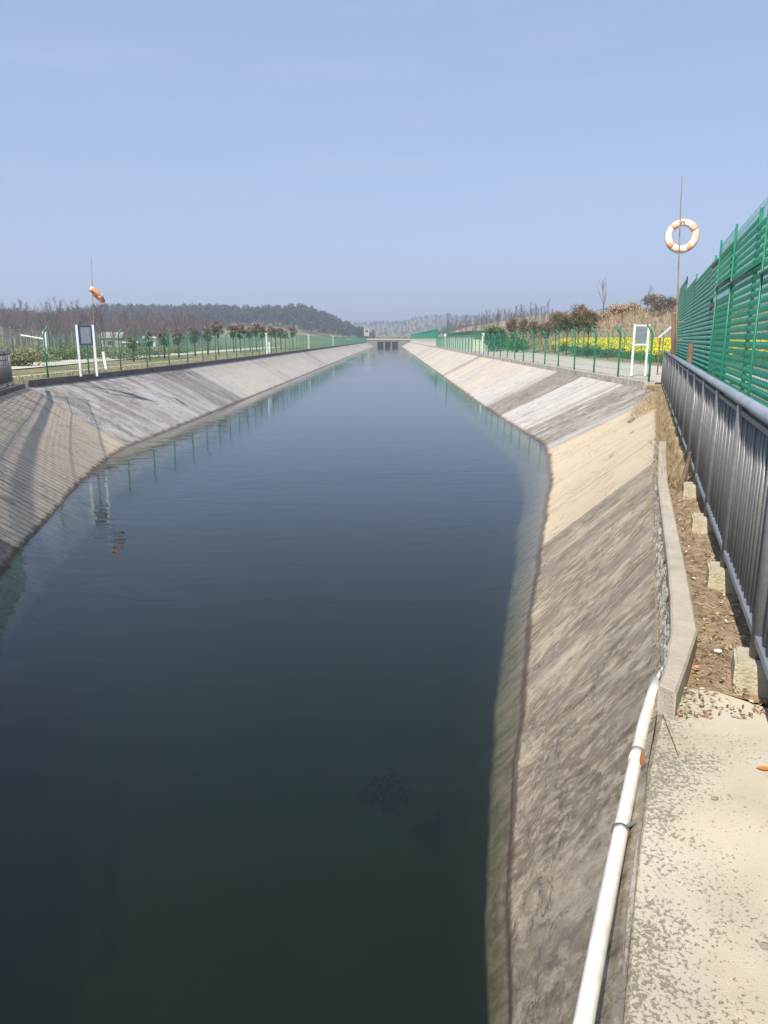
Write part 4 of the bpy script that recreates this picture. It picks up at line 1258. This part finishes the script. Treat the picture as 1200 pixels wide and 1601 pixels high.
def split_tree(seed, H, **k):
    r_ = empty('bare_tree')
    MB().tube([(0, 0, -.3), (0.03, 0, H * .25), (0.0, 0.04, H * .5)], [.11, .085, .06], 6).build('trunk', M['bare'], r_, smooth=True)
    bare_tree_mesh(seed, H, **k).build('branches', M['bare'], r_)
    return r_
bt_protos = [split_tree(s, H, spread=sp, n0=n0) for s, H, sp, n0 in ((1, 7.5, .3, 11), (2, 8.5, .25, 12), (3, 6.5, .4, 10), (4, 9.0, .22, 12), (5, 5.5, .45, 9))]
looks = ['slender bare grey tree in the wood', 'tall upright bare tree in the wood', 'spreading bare tree in the wood',
         'tallest narrow bare tree in the wood', 'low twiggy bare tree in the wood']
spots = []
for i in range(80):
    yd = rnd.uniform(88, 175)
    px = rnd.uniform(-25, 300) if yd > 100 else rnd.uniform(-25, 170)
    spots.append((px, yd))
spots.sort()
cnt = [0] * 5
for i, (px, yd) in enumerate(spots):
    x = (px - 612) / 1181 * yd
    v = (i * 3 + i // 5) % 5
    HH = (7.5, 8.5, 6.5, 9.0, 5.5)[v] * 1.12
    lb = '%s %s from the left edge' % (ORD[cnt[v]], looks[v]); cnt[v] += 1
    place(bt_protos, v, x, yd, gz(x, yd) - .1, min(1.0, (2.2 + .040 * yd) / HH * rnd.uniform(.72, 1.0)), rnd.uniform(0, 6.28), lb, 'bare trees in the wood at left')
# lone bare saplings on the right embankment
for i, (px, yd, s) in enumerate(((939, 100, .50), (1013, 98, .5), (868, 108, .35), (775, 150, .5), (829, 135, .5), (742, 170, .6), (757, 168, .55))):
    x = (px - 612) / 1181 * yd
    lb = ['forked bare sapling standing tallest on the embankment skyline', 'thin bare sapling left of the bamboo pole on the skyline', 'tiny bare sapling at the left end of the embankment fence',
          'bare tree behind the middle of the right fence', 'bare tree left of the orange reed clumps', 'bare tree rising behind the pale shed', 'bare tree right of the pale shed'][i]
    o = copy_tree(bt_protos[[3, 4, 0, 2, 0, 2, 1][i]]); o.location = (x, yd, gz(x, yd) - .1); o.scale = (s, s, s); o.rotation_euler = (0, 0, i * 1.3)
    tag(o, lb, 'tree', 'lone bare trees on the right')

# bare wood as mass
def merge_instances(mb, places):
    V0 = np.array(mb.v); Fq = [f for f in mb.f if len(f) == 4]; F0 = np.array(Fq)
    Vs, Fs = [], []
    for k, (x, y_, z, s, rz) in enumerate(places):
        c_, s_ = math.cos(rz), math.sin(rz)
        W_ = V0 * s; Vs.append(np.column_stack([W_[:, 0] * c_ - W_[:, 1] * s_ + x, W_[:, 0] * s_ + W_[:, 1] * c_ + y_, W_[:, 2] + z])); Fs.append(F0 + k * len(V0))
    return np.concatenate(Vs), np.concatenate(Fs)
pl = []
for i in range(430):
    yd = rnd.uniform(175, 330); px = rnd.uniform(-30, 330); x = (px - 612) / 1181 * yd
    pl.append((x, yd, gz(x, yd), rnd.uniform(.8, 1.0), rnd.uniform(0, 6.28)))
V, F = merge_instances(bare_tree_mesh(9, 8, .3, 2, 14, .12), pl)
tag(fastmesh('bare_wood', V, F, M['bare']), 'leafless grey wood covering the rise at far left', 'wood', kind='stuff')
pl = []
for i in range(260):
    yd = rnd.uniform(190, 420); px = rnd.uniform(690, 860); x = (px - 612) / 1181 * yd
    pl.append((x, yd, gz(x, yd), rnd.uniform(.35, .7), rnd.uniform(0, 6.28)))
V, F = merge_instances(bare_tree_mesh(10, 7, .35, 2, 12, .12), pl)
tag(fastmesh('bare_wood', V, F, M['bare']), 'thin leafless scrub on the dry hill behind the right bank', 'wood', kind='stuff')

# pine forests as mass
def crown_proto(seed, n=46, H=8.0):
    rs = np.random.RandomState(seed)
    cs = []; rd = []
    for k in range(9):
        t = k / 8; r_ = 1.9 * (1 - .55 * abs(t - .35) * 1.6)
        an = k * 2.4; cs.append((math.cos(an) * r_ * .5, math.sin(an) * r_ * .5, H * (.42 + .5 * t))); rd.append((r_ * .75, r_ * .75, 1.1))
    V, F, c, zn, r3 = leaf_cloud(n, cs, rd, .75, None, seed)
    return V, F
def forest(name, label, places, seed, H=8.0, n=60, pal=((0.040, 0.052, 0.038), (0.06, 0.068, 0.045), (0.10, 0.085, 0.07)), wts=(3, 2, 1.4)):
    Vs, Fs, Ts = [], [], []; off = 0
    rs = np.random.RandomState(seed); pr_ = [crown_proto(seed + i, n, H) for i in range(5)]
    for k, (x, y_, z, s) in enumerate(places):
        V0, F0 = pr_[k % 5]; a_ = rs.rand() * 6.28; c_, s_ = math.cos(a_), math.sin(a_); W_ = V0 * s
        Vs.append(np.column_stack([W_[:, 0] * c_ - W_[:, 1] * s_ + x, W_[:, 0] * s_ + W_[:, 1] * c_ + y_, W_[:, 2] + z])); Fs.append(F0 + off); off += len(V0)
        base = np.asarray(pal)[rs.choice(len(pal), p=np.array(wts) / sum(wts))] * (.75 + .5 * rs.rand())
        Ts.append(np.tile(base, (len(F0), 1)) * (.75 + .5 * rs.rand(len(F0)))[:, None])
    o = fastmesh(name, np.concatenate(Vs), np.concatenate(Fs), M['pine'], None, np.concatenate(Ts))
    tag(o, label, 'forest', kind='stuff'); return o
pl = []
while len(pl) < 2300:
    x = rnd.uniform(-215, -12); yd = rnd.uniform(415, 560)
    if x < -180 and rnd.random() < .6: continue
    z = gz(x, yd)
    if z < 6 and rnd.random() < .7: continue
    if (math.sin(x * .06) + math.sin(yd * .09 + 2)) > 1.35 and rnd.random() < .85: continue
    pl.append((x, yd, z - .5, rnd.uniform(.6, 1.05)))
forest('pine_forest', 'dark blue-green pine forest covering the rounded hill at left', pl, 50)
pl = []
while len(pl) < 150:
    yd = rnd.uniform(290, 345); px = rnd.uniform(-40, 330); x = (px - 612) / 1181 * yd
    if math.sin(px * .11) + math.sin(px * .037 + 1) < rnd.uniform(-.9, .6): continue
    pl.append((x, yd, gz(x, yd) - .3, rnd.uniform(.7, 1.2)))
forest('pine_forest', 'ragged line of pines on the skyline above the bare wood', pl, 60)
pl = []
for i in range(7000):
    x = rnd.uniform(-900, 1100); yd = rnd.uniform(880, 1220)
    pl.append((x, yd, gz(x, yd) - .5, rnd.uniform(.7, 1.1)))
forest('distant_forest', 'faint wooded ridge along the horizon', pl, 70, n=22)
pl = []
for i in range(1500):
    yd = rnd.uniform(300, 620); px = rnd.uniform(560, 900); x = (px - 612) / 1181 * yd
    if yd < 385 and x < 14: continue
    pl.append((x, yd, gz(x, yd) - .5, rnd.uniform(.18, .42)))
forest('scrub_wood', 'patchy dark scrub on the low hills behind the bridge', pl, 80, n=30, pal=((0.05, 0.06, 0.035), (0.12, 0.10, 0.07), (0.16, 0.11, 0.08)))

# ------------------------------------------------------------------ buildings
def house(px, py, yd, Wd, Dp, Ht, wallm, roofm, label, roof='gable', rz=0.0, win=2, z0=None, rh=1.2):
    q_ = PY(px, py, yd); z0 = gz(q_.x, yd) - .3 if z0 is None else z0
    r_ = empty('house', (q_.x, yd, z0), rz); tag(r_, label, 'house')
    MB().box((0, 0, Ht / 2), (Wd, Dp, Ht)).build('wall', wallm, r_)
    if roof == 'gable':
        b = MB(); e_ = .4
        x0, x1, y0, y1 = -Wd / 2 - e_, Wd / 2 + e_, -Dp / 2 - e_, Dp / 2 + e_
        b.add([(x0, y0, Ht + .01), (x1, y0, Ht + .01), (x1, y1, Ht + .01), (x0, y1, Ht + .01), (x0, 0, Ht + rh), (x1, 0, Ht + rh)], [(0, 1, 5, 4), (3, 4, 5, 2), (0, 4, 3), (1, 2, 5), (0, 3, 2, 1)])
        b.build('roof', roofm, r_)
    else:
        MB().box((0, 0, Ht + .15), (Wd + .5, Dp + .5, .3)).build('roof', roofm, r_)
    for k in range(win):
        xx_ = (k + .5) / win * Wd - Wd / 2
        wd = MB().box((xx_, -Dp / 2 - .02, Ht * .6), (min(1.3, Wd / win * .5), .08, min(1.3, Ht * .35))).build('window', M['glass_dark'], r_)
    return r_
house(237, 535, 125, 1.7, 1.7, 2.3, M['wall_white'], M['wall_white'], 'small white two-level pump house behind the left fence', 'flat', 0, 1, z0=1.2)
house(208, 535, 130, 2.4, 2.4, 1.5, M['wall_pink'], M['wall_pale'], 'low pink brick outbuilding left of the white pump house', 'flat', 0, 1, z0=1.2)
house(176, 535, 172, 4.6, 4, 2.6, M['wall_pink'], M['roof_tan'], 'farmhouse with tan pitched roof among the bare trees at left', 'gable', .1, 1, rh=1.4)
house(573, 530, 420, 3.0, 3.0, 4.4, M['kerb'], M['kerb'], 'small white tower-like building left of the far bridge', 'flat', 0, 1, z0=5)
# pale shed with dark green roof band behind the right fence
r_ = empty('shed', (11.6, 128, 1.9)); tag(r_, 'long pale shed with dark green roof behind the right fence', 'shed')
MB().box((0, -15, 1.0), (3.2, 40, 2.0)).build('wall', M['wall_pale'], r_)
MB().box((0, -15, 2.25), (3.5, 41, .48)).build('roof', M['roof_green'], r_)
mb = MB()
for k in range(20): mb.box((-1.62, -34 + 2 * k, 1.0), (.06, .12, 1.98))
mb.build('wall_rib', M['wall_white'], r_)
# power pole
r_ = empty('utility_pole', PY(699, 540, 150)); r_.location.z = 1.9; tag(r_, 'dark thin utility pole behind the step in the right bank', 'pole')
MB().tube([(0, 0, 0), (0, 0, 6.6)], [.12, .08], 8).build('pole_shaft', M['roof_dark'], r_)
MB().box((0, 0, 6.2), (1.2, .1, .1)).build('cross_arm', M['roof_dark'], r_)

# ------------------------------------------------------------------ haze (thin spring air)
hz = MB(); hz.box((0, 1500, 28), (5200, 3300, 70))
hm = bpy.data.materials.new('haze'); hm.use_nodes = True
hn = hm.node_tree.nodes; hn.remove(hn['Principled BSDF'])
pv = hn.new('ShaderNodeVolumePrincipled'); pv.inputs['Color'].default_value = (0.80, 0.88, 1.0, 1); pv.inputs['Density'].default_value = 0.00095
pv.inputs['Anisotropy'].default_value = 0.2
hm.node_tree.links.new(pv.outputs[0], hn['Material Output'].inputs['Volume'])
ho = hz.build('haze', hm); tag(ho, kind='stuff')
